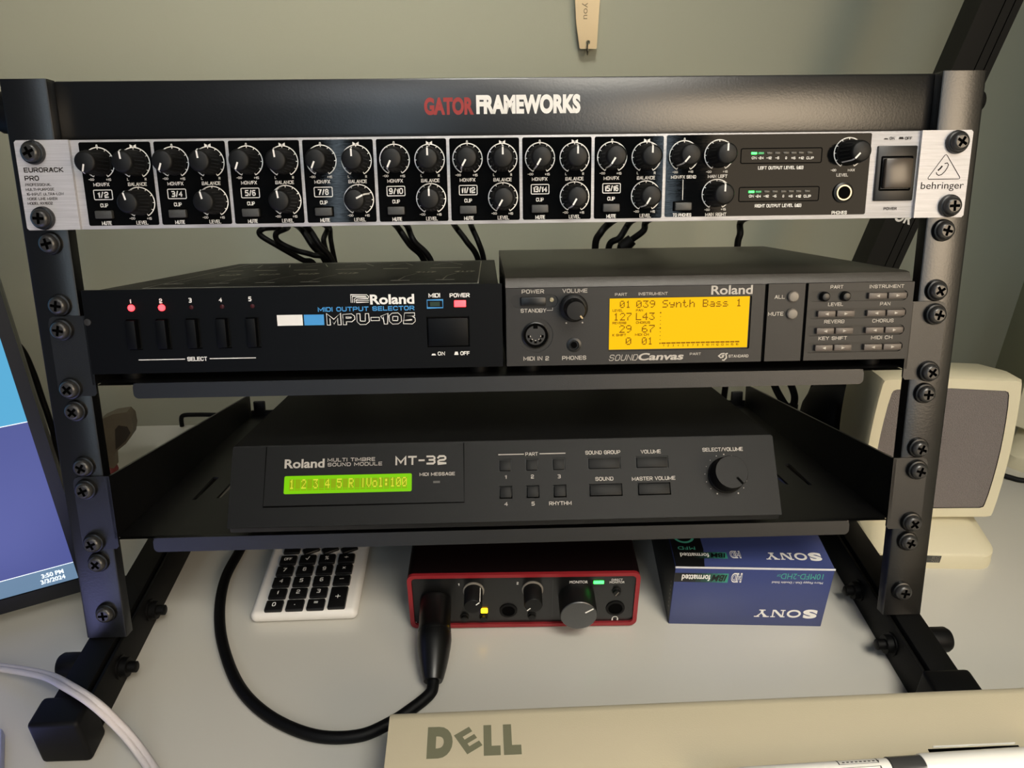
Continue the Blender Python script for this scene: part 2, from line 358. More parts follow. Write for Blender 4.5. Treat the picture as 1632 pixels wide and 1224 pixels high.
# ------------------------------------------------------------------ things and parts
def meshof(b, name, base, ang=38):
    me = bpy.data.meshes.new(name)
    me.from_pydata([tuple((v - V(base)) * S) for v in b.v], [], b.f)
    for mt in b.mats: me.materials.append(mt)
    me.polygons.foreach_set('material_index', b.mi)
    me.polygons.foreach_set('use_smooth', [True] * len(b.f))
    me.set_sharp_from_angle(angle=radians(ang)); me.update()
    return me
def thing(name, label, cat, base, M=MW, group=None):
    o = bpy.data.objects.new(name, None); COL.objects.link(o); w = M @ V(base); o.location = w * S
    o.empty_display_size = 0.02
    o['label'] = label; o['category'] = cat
    if group: o['group'] = group
    o['_'] = 0; del o['_']
    BASE[o.name] = w; return o
BASE = {}
def part(name, b, parent, label=None, ang=38):
    base = BASE[parent.name]; o = bpy.data.objects.new(name, meshof(b, name, base, ang)); COL.objects.link(o); o.parent = parent
    BASE[o.name] = base
    if label: o['label'] = label
    return o
def solo(name, b, label=None, cat=None, base=(0, 0, 0), kind=None, group=None, ang=38):
    o = bpy.data.objects.new(name, meshof(b, name, base, ang)); COL.objects.link(o); o.location = V(base) * S; BASE[o.name] = V(base)
    if label: o['label'] = label
    if cat: o['category'] = cat
    if kind: o['kind'] = kind
    if group: o['group'] = group
    return o
def stamp(name, b):                                       # shared mesh in its own local frame (mm, unrotated)
    return meshof(b, name, (0, 0, 0))
def inst(name, me, parent, M, p, spin=0.0, axis='Y', label=None):
    o = bpy.data.objects.new(name, me); COL.objects.link(o); o.parent = parent
    w = M @ V(p); R = M.to_3x3().to_4x4() @ Matrix.Rotation(spin, 4, axis)
    o.matrix_local = Matrix.Translation((w - BASE[parent.name]) * S) @ R
    BASE[o.name] = BASE[parent.name]
    if label: o['label'] = label
    return o
X, Y, Z = V((1, 0, 0)), V((0, 1, 0)), V((0, 0, 1)); F = V((0, -1, 0))
# ------------------------------------------------------------------ setting
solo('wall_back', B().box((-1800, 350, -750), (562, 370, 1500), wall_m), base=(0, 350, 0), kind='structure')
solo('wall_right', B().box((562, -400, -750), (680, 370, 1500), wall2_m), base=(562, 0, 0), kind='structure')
solo('floor', B().box((-1800, -2500, -760), (1500, 370, -750), mat('floor_wood', (120, 96, 72), 0.5, var=0.2, bscale=6)), base=(0, 0, -750), kind='structure')
desk = thing('desk', 'white desk carrying the black rack, cream keyboard and speakers', 'desk', (0, 0, -750))
part('desktop', B().box((-1000, -700, -25), (560, 214, 0), desk_m, 1.5), desk)
for sx in (-960, 510):
    for sy in (-660, 170): part('leg', B().box((sx, sy, -750), (sx + 45, sy + 40, -25), desk_m, 2), desk)

# ------------------------------------------------------------------ rack stand
def plus(r, w):
    return [(w, w), (r, w), (r, -w), (w, -w), (w, -r), (-w, -r), (-w, -w), (-r, -w), (-r, w), (-w, w), (-w, r), (w, r)][::-1]
b = B(); b.lathe((0, 0, 0), F, [(5.7, 0), (5.9, .6), (5.5, 2.3), (4.9, 2.6)], washer_m, 28)
b.lathe((0, 0, 0), F, [(4.7, 2.5), (4.7, 3.6), (4.3, 4.5), (3.6, 5.1), (3.0, 5.35), (2.9, 3.0)], screw_m, 28)
Panel(b, (0, -5.36, 0), X, Z, 0).plate(circ(0, 0, 3.02, 28), [(plus(2.75, .72), 1.5, hole_m)], screw_m)
b.cyl((0, 1.5, 0), (0, 15, 0), 2.9, screw_m, 14); b.lathe((0, 2.2, 0), Y, [(5.2, 0), (5.2, 4)], screw_m, 6)
SCREW = stamp('screw', b)
SCZ = [z for k in range(6) for z in (-k * 44.45 - 6.35, -k * 44.45 - 38.1)]
SCY = [-2, -2, 1.5, 1.5, 0, 0, 1.5, 1.5, 0, 0, 1.5, 1.5]
rack = thing('rack_stand', 'black steel desktop rack frame with two screw-lined rails and long feet', 'rack', (0, 0, -305), MR)
ang = random.Random(3)
for sd in (-1, 1):
    prof = [(223.5, 9), (223.5, 2.6), (223.8, 1.8), (224.5, 1.5), (245.2, 1.5), (246.2, 1.9), (246.6, 2.9), (246.6, 22), (244.6, 22), (244.6, 3.6), (225.4, 3.6), (225.4, 9)]
    b = B(MR); b.prism([(sd * x + .5, y) for x, y in prof], (0, 0, -276.8), X, Y, (0, 0, 305.4), rackblk)
    rail = part('rail', b, rack)
    for z, y in zip(SCZ, SCY): inst('screw', SCREW, rail, MR, (sd * 232.55 + .4, y, z), ang.uniform(-.8, .8))
    b = B(MR)
    if sd > 0: b.lathe((247, 14, rk(1578, 161, 14).z), X, [(5.4, 0), (6.2, 1), (6.2, 4), (5, 6), (0, 6.4)], rubber, 20)
    else: b.lathe((-246, 16, rk(8, 180, 16).z), -X, [(9, 0), (10.3, 1.5), (10.3, 9), (9, 11), (0, 11.5)], rubber, 20)
    part('side_knob', b, rack)
    e = 1.0
    b = B(); x0, x1 = sorted((sd * 247 + e, sd * 231 + e)); b.box((x0, -120, 0), (x1, 170, 25.5), tubeblk, 1)
    x0, x1 = sorted((sd * 229.6 + e, sd * 227.6 + e)); b.box((x0, -116, 0), (x1, 170, 23.5), tubeblk, .4)
    x0, x1 = sorted((sd * 231.2 + e, sd * 229.4 + e)); b.box((x0, -116, 0), (x1, 170, 21), tubeblk)
    foot = part('foot_tube', b, rack)
    b = B(); x0, x1 = sorted((sd * 250 + e, sd * 223.6 + e)); b.box((x0, -131.5, 0), (x1, -113, 30), rubber, 2.6, 3); part('end_cap', b, foot)
    for yy, ln in ((-78, 15), (-14, 10)):
        b = B(); b.lathe((sd * 247 + e, yy, 13.5), X * sd, [(4.5, 0), (4.5, 2), (7, 2.2), (7.4, 4), (7.4, ln - 2), (6.2, ln), (0, ln)], rubber, 24); part('clamp_knob', b, foot)
    for yy in (-79, -34):
        b = B(); b.lathe((sd * 227.8 + e, yy, 12), -X * sd, [(7, 0), (7, 1.2), (5.6, 1.3), (5.6, 5), (3.2, 5.1), (3.2, 9.5), (2.4, 10), (0, 10)], screw_m if False else tubeblk, 12); part('nut', b, foot)
b = B(MR); b.box((-223.6, 8, -.6), (224.6, 34, 28.4), rackblk, 1.2)
P = Panel(b, (0, 8, 0), X, Z)
P.T('GATOR', 676, 755, 169.5, 24, red_p, .05, py2=169); P.T('FRAMEWORKS', 759, 925, 166.5, 26, white_p, .055, py2=165.5)
part('crossbar', b, rack)

# ------------------------------------------------------------------ rack shelves
SLOT = []
def shelf(zf, label):
    t = thing('rack_shelf', label, 'shelf', (0, 120, zf - 2), MR, 'black steel rack shelves')
    b = B(MR); P = Panel(b, (0, 0, zf), X, Y, 0)
    holes = []
    s1 = [(306, 797), (313, 796), (349, 761), (340, 760)]; s2 = [(345, 794), (352, 793), (388, 758), (379, 757)]
    if zf < -200: SLOT[:] = [[P.p(*q) for q in s_] for s_ in (s1, s2)]
    for s_ in SLOT:
        holes += [(s_, 1.4, None), ([(-x, y) for x, y in s_], 1.4, None)]
    P.plate([(-219.4, 0), (219.4, 0), (219.4, 252), (-219.4, 252)], holes, powder); P.o = V((0, 0, zf - 1.4)); P.plate([(-219.4, 0), (219.4, 0), (219.4, 252), (-219.4, 252)], [(q, 0, None) for q, _, _ in holes], powder)
    lip = rrect(-198.6, 195.8, zf - 8.2, zf + .2, 2.6)
    b.prism(lip, (0, -3.2, 0), X, Z, (0, 1.6, 0), powder); b.box((-198.6, -2.6, zf - 1.8), (195.8, 1, zf + .1), powder, .5)
    b.box((-219, 250, zf), (219, 252, zf + 5), powder)
    for sd in (-1, 1): b.box((sd * 212 - 5, 250, zf), (sd * 212 + 5, 254, zf + 13), powder, 1)
    part('tray', b, t)
    for sd in (-1, 1):
        b = B(MR); b.prism([(0, zf - 1), (0, zf + 35.8), (252, zf + 19), (252, zf - 1)], (sd * 219.6, 0, 0), Y, Z, (sd * 1.5, 0, 0), powder)
        fl = rrect(219.4, 239.3, zf - 7, zf + 36.2, 3.5)
        fl = [(219.4, zf - 7), (219.4, zf + 36.2)] + [q for q in rrect(219.4, 239.3, zf - 7, zf + 36.2, 3.5) if q[0] > 232][::-1]
        fl = [(219.4, zf - 5.5), (220.6, zf - 7)] + [(236, zf - 7), (238.3, zf - 6), (239.3, zf - 3.5), (239.3, zf + 32.7), (238.3, zf + 35.2), (236, zf + 36.2), (219.4, zf + 36.2)]
        b.prism([(sd * x, z) for x, z in fl], (0, 0, 0), X, Z, (0, 1.45, 0), powder)
        part('side_panel', b, t)
    return t
shelf(-213.5, 'lower black steel rack shelf carrying the unit with green display')
shelf(-124.6, 'upper black steel rack shelf carrying two sound units side by side')

# ------------------------------------------------------------------ line mixer
mix = thing('rack_mixer', 'silver and black rack mixer with rows of black knobs', 'mixer', (0, 0, -44), MR)
part('chassis', B(MR).box((-215, 1.4, -43.4), (215, 128, -1.2), rackblk), mix)
b = B(MR); b.box((-216, 0, -44.1), (216, 1.5, -.4), silver, .3); P = Panel(b, (0, 0, 0), X, Z, .14)
x5 = P.p(599, 220.5)[0]; x1 = P.p(124.2, 225)[0]; pitch = (P.p(1063, 216)[0] - x1) / 8
BX = [x1 + pitch * k for k in range(8)]; ZT, ZB = -1.55, -42.3; CW = pitch - 1.55
for x in BX: P.rect(x, x + CW, ZB, ZT, mixblk, r=.9)
MX0, MX1 = P.p(1063, 216)[0], P.p(1390, 211)[0]
P.rect(MX0, MX1, ZB + .4, ZT + .3, mixblk, r=.9)
P.eps = .26
q5 = lambda cx, cy: (lambda a: (a[0] - x5, a[1]))(P.p(580 + cx / 5.829, 205 + cy / 5.829))    # photo point in channel 9/10 -> channel coordinates
RM, RB, RL = q5(287, 288), q5(612, 287), q5(627, 650)
RR = 7.45
def scale_ring(cx, cz):
    P.ring(cx, cz, RR, .5, white_p, -152, 152)
    for k in range(11):
        a = radians(-152 + 30.4 * k); l = 1.1 if k in (0, 10) else 1.3
        P.line([(cx + (RR + .1) * sin(a), cz + (RR + .1) * cos(a)), (cx + (RR - l) * sin(a), cz + (RR - l) * cos(a))], .4, white_p)
def ctext(s, cx, cz, w, h, bold=.17):
    if '∞' in s: P.minus_inf(cx, cz, h, white_p)
    else: P.stext(s, cx - w / 2, cx + w / 2, cz, h, white_p, bold)
def bow(cx, cz):
    P.poly([(cx - 1.55, cz + .9), (cx - 1.55, cz - .9), (cx, cz)], white_p); P.poly([(cx + 1.55, cz + .9), (cx + 1.55, cz - .9), (cx, cz)], white_p)
NAMES = ['1/2', '3/4', '5/6', '7/8', '9/10', '11/12', '13/14', '15/16']
for k, x in enumerate(BX):
    for c in (RM, RB, RL): scale_ring(x + c[0], c[1])
    c = q5(278, 135); ctext('0', x + c[0], c[1], .9, 1.7)
    c = q5(607, 132); bow(x + c[0], c[1])
    for s, cx, cy, w, h in (('-∞', 205, 440, 2.6, 1.1), ('+15', 362, 440, 2.5, 1.2), ('MON/FX', 292, 485, 7.9, 1.75), ('L', 537, 438, .8, 1.3), ('R', 698, 436, .9, 1.3),
                            ('BALANCE', 619, 482, 9.3, 1.75), ('CLIP', 302, 677, 3.9, 1.9), ('MUTE', 312, 840, 4.9, 1.9), ('-∞', 548, 797, 2.6, 1.1), ('+15', 702, 797, 2.4, 1.2), ('LEVEL', 634, 836, 5.9, 1.9)):
        c = q5(cx, cy); ctext(s, x + c[0], c[1], w, h)
    c = q5(300, 580)
    P.line(rrect(x + c[0] - 4.55, x + c[0] + 4.55, c[1] - 2.35, c[1] + 2.35, .5), .42, white_p, True)
    P.stext(NAMES[k], x + c[0] - (2.7 if k < 4 else 3.6), x + c[0] + (2.7 if k < 4 else 3.6), c[1], 2.9, white_p, .19, gap=.6)
    c = q5(305, 762); P.rect(x + c[0] - 4.9, x + c[0] + 4.9, c[1] - 2.6, c[1] + 2.6, hole_m)
MK = [P.p(1090, 248.5), P.p(1146, 247), P.p(1141.5, 309.5), P.p(1352, 243.5)]
for c in MK[:3]: scale_ring(*c)
scale_ring(*MK[3])
c3 = lambda cx: 800 + cx / 3.824
d3 = lambda cy: 100 + cy / 3.824
c4 = lambda cx: 1200 + cx / 3.778
d4 = lambda cy: 100 + cy / 3.778
def L3(s, xl, xr, cy, h, m=white_p):
    if '∞' in s: P.minus_inf(*P.p(c3((xl + xr) / 2), d3(cy)), 1.1, m)
    else: P.S(s, c3(xl), c3(xr), d3(cy), h / 3.824, m, .17)
def L4(s, xl, xr, cy, h, m=white_p):
    if '∞' in s: P.minus_inf(*P.p(c4((xl + xr) / 2), d4(cy)), 1.1, m)
    else: P.S(s, c4(xl), c4(xr), d4(cy), h / 3.778, m, .17)
L3('0', 1108, 1118, 468, 20); L3('MON/FX SEND', 1030, 1182, 696, 20); L3('MAIN LEFT', 1254, 1372, 692, 20); L3('MAIN RIGHT', 1238, 1366, 924, 21); L3('TO PHONES', 1040, 1153, 927, 20)
for s, x, y in (('-∞', 1055, 667), ('+15', 1150, 664), ('-∞', 1260, 665), ('+15', 1360, 663), ('-∞', 1250, 896), ('+15', 1348, 893)): L3(s, x - 15, x + 15, y, 14)
P.line([P.p(c3(1103), d3(712)), P.p(c3(1100), d3(836))], .35, white_p)
L4('LEFT OUTPUT LEVEL (dB)', 30, 302, 632, 20); L4('RIGHT OUTPUT LEVEL (dB)', 10, 290, 860, 20)
L4('-∞', 469, 500, 647, 14); L4('MAX', 570, 612, 646, 16); L4('LEVEL', 502, 572, 676, 19); L4('PHONES', 472, 564, 902, 20)
L4('ON', 822, 853, 455, 17, dark_p); L4('OFF', 915, 957, 455, 17, dark_p); L4('POWER', 785, 864, 878, 17, dark_p)
P.poly([P.p(c4(x), d4(y)) for x, y in ((785, 462), (815, 462), (808, 455), (792, 455))], dark_p); P.poly([P.p(c4(x), d4(y)) for x, y in ((877, 460), (907, 460), (903, 447), (882, 447))], dark_p)
part('faceplate', b, mix)
# knobs
b = B()
b.lathe((0, 0, 0), F, [(6.5, .2), (6.4, 2.2), (5.9, 3), (5.25, 13.6), (4.8, 14.7), (4.2, 15.05), (0, 15.15)], knobblk, 40)
for k in range(20):
    a = 2 * pi * k / 20; ax = V((sin(a), 0, cos(a))); s_ = V((cos(a), 0, -sin(a)))
    v = [ax * 5.85 + s_ * .35 + F * 3, ax * 5.85 - s_ * .35 + F * 3, ax * 6.25 + F * 3, ax * 5.2 + s_ * .3 + F * 13, ax * 5.2 - s_ * .3 + F * 13, ax * 5.5 + F * 12.6]
    b.add(v, [(0, 2, 5, 3), (2, 1, 4, 5), (3, 5, 4), (0, 1, 2)], knobblk)
pp = Panel(b, (0, -15.05, 0), X, Z, .16); pp.rect(-.42, .42, 1.2, 4.75, white_p)
b.add([(-.4, -14.8, 4.95), (.4, -14.8, 4.95), (.4, -12.9, 5.75), (-.4, -12.9, 5.75), (.4, -3, 6.5), (-.4, -3, 6.5)], [(0, 1, 2, 3), (3, 2, 4, 5)], white_p)
KNOB = stamp('knob', b)
LEV = [-14, -12, -8, 64, 0, -150, -150, -150]
MON = [-166, -160, -158, -156, -155, -150, -150, -148]
def sp(d): return radians(d)
for k, x in enumerate(BX):
    inst('knob', KNOB, mix, MR, (x + RM[0], 0, RM[1]), sp(MON[k]))
    inst('knob', KNOB, mix, MR, (x + RB[0], 0, RB[1]), sp(-6 if k < 3 else 0))
    inst('knob', KNOB, mix, MR, (x + RL[0], 0, RL[1]), sp(LEV[k]))
for c, a in zip(MK, (-140, 0, 0, -138)): inst('knob', KNOB, mix, MR, (c[0], 0, c[1]), sp(a))
BTN = stamp('button', B().box((-4.3, -2.6, -2.0), (4.3, 1, 2.0), btn_m, .5))
c = q5(305, 762)
for x in BX: inst('button', BTN, mix, MR, (x + c[0], 0, c[1]))
fr = P.pixrect(c3(1040), c3(1158), d3(845), d3(905))
b = B(MR); b.box((fr[0], -.5, fr[2]), (fr[1], .5, fr[3]), hole_m, .3); fp = part('button_frame', b, mix)
inst('button', BTN, mix, MR, ((fr[0] + fr[1]) / 2, -.2, (fr[2] + fr[3]) / 2))
LED = {}
for nm, mt in (('g', led_green), ('d', led_green_dim), ('o', led_off)): LED[nm] = stamp('led', B().box((-1.45, -.75, -.55), (1.45, 0, .55), mt, .2))
for wn, pr, ys in ((0, (1180.8, 1309.3, 236.3, 259.8), 543), (1, (1177.6, 1304.5, 298, 320.5), 770)):
    r = P.pixrect(*pr); b = B(MR); pl = Panel(b, (0, -.1, 0), X, Z)
    b.box((r[0], -.2, r[2]), (r[1], .3, r[3]), mixblk); pl.line(rrect(r[0], r[1], r[2], r[3], .8), .5, hole_m, True, e=.14)
    w = part('meter_window', b, mix)
    for k, x in enumerate((6, 48, 98, 146, 198, 244, 288, 341)):
        c = P.p(c4(x - (0 if wn == 0 else 16)), d4(ys)); inst('led', LED['g' if k == 0 else 'd' if k == 1 else 'o'], mix, MR, (c[0], 0, r[2] + (r[3] - r[2]) * .68), label='lit green led' if k == 0 else None)
# the printed numbers of the meters sit on the windows
b = B(MR); P2 = Panel(b, (0, -.2, 0), X, Z, .2)
for ys, dx in ((573, 0), (803, -17)):
    for s, x, w in (('ON', 7, 30), ('-24', 47, 34), ('-12', 96, 32), ('-6', 146, 24), ('0', 199, 10), ('+6', 243, 26), ('+12', 290, 32), ('CLIP', 343, 44)):
        P2.S(s, c4(x + dx - w / 2), c4(x + dx + w / 2), d4(ys), 4.2, white_p, .19)
part('meter_scale', b, mix)
c = P.p(c4(540), d4(782)); b = B(MR)
b.lathe((c[0], 0, c[1]), F, [(5.2, 0), (5.2, 1.2), (3.9, 1.6), (3.9, 1.0)], washer_m, 28); b.lathe((c[0], 0, c[1]), F, [(3.9, 1.0), (3.9, 2.0), (3.3, 2.0), (3.0, 1.2)], chrome, 28); b.lathe((c[0], 0, c[1]), F, [(3.1, .3), (3.1, 1.3)], hole_m, 20)
part('headphone_jack', b, mix)
c = P.p(c4(852), d4(667)); b = B(MR); b.box((c[0] - 10.3, -1.4, c[1] - 13.8), (c[0] + 10.3, .5, c[1] + 13.8), washer_m, .6)
Panel(b, (c[0], -1.4, c[1]), X, Z, .05).line(rrect(-7.9, 7.9, -8.2, 8.2, .3), 1.0, hole_m, True)
ps = part('power_switch', b, mix)
part('rocker', B(MR).box((c[0] - 7.1, -4.6, c[1] - 7.4), (c[0] + 7.1, -1, c[1] + 7.4), rocker_m, .6), ps)
for sd in (-1, 1):
    b = B(MR); ear = [(sd * 241.3, -43), (sd * 240.3, -44.05), (sd * 214.9, -44.05), (sd * 214.9, -.4), (sd * 240.3, -.4), (sd * 241.3, -1.4)]
    b.prism(ear, (0, -2, 0), X, Z, (0, 3.4, 0), silver)
    E = Panel(b, (0, -2, 0), X, Z)
    if sd < 0:
        k = 3.824
        for s, xl, xr, y, h, bo in (('EURORACK', 145, 386, 653, 30, .02), ('PRO', 150, 238, 704, 30, .02), ('PROFESSIONAL', 155, 313, 743, 17, 0), ('MULTI-PURPOSE', 158, 331, 772, 17, 0),
                                    ('16-INPUT ULTRA-LOW', 163, 390, 800, 17, 0), ('NOISE LINE MIXER', 167, 351, 829, 17, 0), ('MODEL RX1602', 170, 322, 857, 17, 0)):
            E.S(s, xl / k, xr / k, 100 + y / k, h / k, dark_p, .2 if h > 20 else .15)
    else:
        g = lambda x, y: E.p(1400 + x / 7.42, 195 + y / 7.42)
        tri = []
        A3 = [V(g(800, 368)), V(g(572, 674)), V(g(972, 668))]
        for i in range(3):
            a, p0, c0 = A3[i - 1], A3[i], A3[(i + 1) % 3]; d1 = (a - p0).normalized() * 1.0; d2 = (c0 - p0).normalized() * 1.0
            tri += [tuple(p0 + d1), tuple(p0 + d1 * .35 + d2 * .35), tuple(p0 + d2)]
        E.line(tri, .32, dark_p, True)
        arc = [g(x, y) for x, y in ((683, 590), (690, 615), (712, 627), (745, 618), (785, 580), (815, 535), (828, 500), (815, 480), (780, 488))]
        E.line(arc, .42, dark_p); E.line([g(702, 570), g(730, 545), g(755, 515)], .8, dark_p)
        vs = E.T('behringer', 1400 + 502 / 7.42, 1400 + 1008 / 7.42, 195 + 745 / 7.42, 11, dark_p, .0)
    part('ear', b, mix)

# ------------------------------------------------------------------ selector unit with five buttons
mpu = thing('midi_selector', 'black metal switch box with five buttons and red lights on upper shelf', 'selector box', (-110, 100, -124.6), MR)
hx = B(MR); hx.add([(-217, 1, -119.3), (-3, 1, -119.3), (-3, 250, -117), (-217, 250, -117), (-217, 1, -76), (-3, 1, -76), (-3, 250, -80.8), (-217, 250, -80.8)],
                   [(0, 3, 2, 1), (4, 5, 6, 7), (0, 1, 5, 4), (1, 2, 6, 5), (2, 3, 7, 6), (3, 0, 4, 7)], mpu_top)
Pt = Panel(hx, (0, 1, -76), X, V((0, 249, -4.8)), .15)
Pt.line([(-195, 14), (-14, 14)], 2.2, fade_p); Pt.line([(-14, 13), (-14, 236)], .7, fade_p); Pt.line([(-195, 14), (-205, 235)], .6, fade_p); Pt.line([(-205, 236), (-14, 236)], 2.2, fade_p)
for i in range(7):
    cx = -186 + i * 26
    if i == 4: continue
    Pt.ring(cx + 6, 112, 6, 2.0, fade_p, 20, 330, n=14)
    for k in range(4): Pt.rect(cx + 1 + k * 3, cx + 2.2 + k * 3, 104, 116, fade_p)
    Pt.line([(cx + 1, 98), (cx - 4, 74), (cx - 5, 46)], .7, fade_p); Pt.rect(cx - 9, cx + 2, 40, 44, fade_p)
for i, (a0, a1) in enumerate(((-196, -184), (-176, -160), (-148, -131), (-118, -96), (-84, -66), (-50, -28))):
    Pt.line([(a0, 190), ((a0 + a1) / 2, 222), (a1, 188)], .9, fade_p); Pt.rect(a0, a1, 150, 155, fade_p)
part('case', hx, mpu)
k8 = lambda x: 60 + x / 4.08
j8 = lambda y: 380 + y / 4.08
k6 = lambda x: 420 + x / 4.08
YM = -1.2
b = B(MR); P = Panel(b, (0, YM, 0), X, Z)
BTNX = []
for xl, y in ((592, 640), (787, 640), (982, 638), (1176, 634), (1368, 632)):
    a = P.p(k8(xl), j8(y)); BTNX.append(a)
xs0 = BTNX[0][0]; xs1 = BTNX[4][0]
holes = []
for i in range(5):
    x = xs0 + (xs1 - xs0) * i / 4; z = -98.5
    holes.append(([(x - .4, z - 8.2), (x + 6.6, z - 8.2), (x + 6.6, z + 8), (x - .4, z + 8)], 4, hole_m))
r = P.pixrect(k6(1063), k6(1340), j8(507), j8(705)); PB = r
holes.append(([(r[0], r[2]), (r[1], r[2]), (r[1], r[3]), (r[0], r[3])], 4, hole_m))
P.plate([(-219.6, -119.5), (-1.3, -119.5), (-1.3, -75), (-219.6, -75)], holes, mpu_m, 2.2)
for s, x, y in (('1', 602, 408), ('2', 800, 406), ('3', 992, 402), ('4', 1188, 398), ('5', 1380, 393)): P.S(s, k8(x - (5 if s == '1' else 10)), k8(x + (5 if s == '1' else 10)), j8(y), 7.4, white_p, .2)
P.S('SELECT', k8(973), k8(1103), j8(783), 6.6, white_p, .19)
for xa, xb, y in ((657, 960, 789), (1118, 1420, 776)):
    a = P.p(k8(xa), j8(y)); c = P.p(k8(xb), j8(y)); zz = P.p(k8(1038), j8(783))[1]; P.line([(a[0], zz), (c[0], zz)], .45, white_p)
P.T('Roland', k6(692), k6(980), j8(395), 14.5, white_p, .03)
lg = lambda x, y: P.p(k6(x), j8(y))
def strokes(pts, w=.3, m=white_p): P.line([lg(*q) for q in pts], w, m)
strokes(((570, 418), (566, 366), (670, 366), (684, 378), (680, 390), (612, 394), (600, 402), (604, 416), (684, 414)), .34)
strokes(((580, 418), (577, 377), (664, 376), (672, 381), (606, 384), (590, 394), (592, 418)), .34); strokes(((604, 404), (686, 402)), .34)
P.S('MIDI OUTPUT SELECTOR', k6(353), k6(981), j8(457), 7.2, blue_p, .2)
r2 = P.pixrect(k6(89), k6(255), j8(497), j8(567)); P.rect(r2[0], r2[1], r2[2], r2[3], white_p)
r2 = P.pixrect(k6(264), k6(394), j8(495), j8(564)); P.rect(r2[0], r2[1], r2[2], r2[3], blue_p)
P.S('MPU-105', k6(410), k6(988), j8(523), 18.2, white_p, .34, gap=.62); P.S('MPU-105', k6(413.5), k6(984.5), j8(523), 16.2, mpu_m, .25, e=.24, gap=.62)
P.S('MIDI', k6(1073), k6(1148), j8(370), 6.8, white_p, .2); P.S('POWER', k6(1210), k6(1340), j8(369), 6.8, white_p, .2)
P.S('ON', k6(1133), k6(1180), j8(748), 6, white_p, .18); P.S('OFF', k6(1280), k6(1340), j8(746), 6, white_p, .18)
P.poly([lg(*q) for q in ((1092, 760), (1122, 760), (1116, 749), (1098, 749))], white_p); P.poly([lg(*q) for q in ((1240, 757), (1268, 757), (1263, 736), (1246, 736))], white_p)
r2 = P.pixrect(k6(1064), k6(1166), j8(400), j8(451)); P.line([(r2[0], r2[2]), (r2[1], r2[2]), (r2[1], r2[3]), (r2[0], r2[3])], .5, blue_p, True)
r3 = P.pixrect(k6(1083), k6(1146), j8(412), j8(441)); P.rect(r3[0], r3[1], r3[2], r3[3], mat('dark_green_lens', (38, 58, 44), .3))
part('front_panel', b, mpu)
for i in range(5):
    x = xs0 + (xs1 - xs0) * i / 4
    part('select_button', B(MR).box((x, YM - 2.8, -106), (x + 5, YM + 2, -90.8), mpu_m, .4), mpu)
    c = P.p(k8((610, 808, 1000, 1200, 1397)[i]), j8((452, 450, 447, 443, 440)[i]))
    b = B(MR)
    if i < 2: b.lathe((c[0], YM, c[1]), F, [(1.75, 0), (1.75, .6), (1.2, 1.3), (0, 1.6)], led_red, 18); part('led', b, mpu, 'lit red led')
    else: b.lathe((c[0], YM, c[1]), F, [(1.15, 0), (1.1, .3), (0, .6)], led_red_off, 16); part('led', b, mpu)
part('power_button', B(MR).box((PB[0] + .7, YM - 1.6, PB[2] + .7), (PB[1] - .7, YM + 2, PB[3] - .7), mpu_m, .5), mpu)
r2 = P.pixrect(k6(1240), k6(1316), j8(402), j8(445)); part('power_led', B(MR).box((r2[0], YM - .6, r2[2]), (r2[1], YM, r2[3]), led_red, .3), mpu, 'lit red rectangular led')
c = P.p(k8(325), j8(545)); part('screw', B(MR).lathe((c[0], YM, c[1]), F, [(1.9, 0), (1.8, .5), (0, .8)], screw_m, 16), mpu)
for x in (-205, -15):
    for y in (14, 230): part('rubber_foot', B(MR).lathe((x, y, -124.6), Z, [(6, 0), (6.5, 5.3 if y < 50 else 7.6)], rubber, 16), mpu)

# ------------------------------------------------------------------ dot-matrix lettering
DOT = {'0': '0E1119151313110E'[2:], }
def dots(rows): return rows
G57 = {'0': (14, 17, 19, 21, 25, 17, 14), '1': (4, 12, 4, 4, 4, 4, 14), '2': (14, 17, 1, 2, 4, 8, 31), '3': (31, 2, 4, 2, 1, 17, 14), '4': (2, 6, 10, 18, 31, 2, 2), '5': (31, 16, 30, 1, 1, 17, 14),
       '6': (6, 8, 16, 30, 17, 17, 14), '7': (31, 1, 2, 4, 8, 8, 8), '9': (14, 17, 17, 15, 1, 2, 12), 'S': (15, 16, 16, 14, 1, 1, 30), 'y': (0, 0, 17, 17, 15, 1, 14), 'n': (0, 0, 22, 25, 17, 17, 17),
       't': (8, 8, 28, 8, 8, 9, 6), 'h': (16, 16, 22, 25, 17, 17, 17), 'B': (30, 17, 17, 30, 17, 17, 30), 'a': (0, 0, 14, 1, 15, 17, 15), 's': (0, 0, 14, 16, 14, 1, 30), 'L': (16, 16, 16, 16, 16, 16, 31),
       'R': (30, 17, 17, 30, 20, 18, 17), 'V': (17, 17, 17, 17, 17, 10, 4), 'o': (0, 0, 14, 17, 17, 17, 14), 'l': (12, 4, 4, 4, 4, 4, 14), ':': (0, 12, 12, 0, 12, 12, 0), '|': (4, 4, 4, 4, 4, 4, 4), ' ': (0,) * 7, '-': (0, 0, 0, 31, 0, 0, 0)}
def dotline(P, s, x0, adv, z1, h, mt, fill=.94):          # x0 left, z1 top, h height of seven rows
    dy = h / 7; dx = adv * .82 / 5
    for i, ch in enumerate(s):
        for r_, bits in enumerate(G57[ch]):
            c = 0
            while c < 5:
                if bits >> (4 - c) & 1:
                    e = c
                    while e < 4 and bits >> (3 - e) & 1: e += 1
                    P.rect(x0 + i * adv + c * dx, x0 + i * adv + (e + fill) * dx, z1 - (r_ + fill) * dy, z1 - r_ * dy, mt); c = e + 1
                else: c += 1

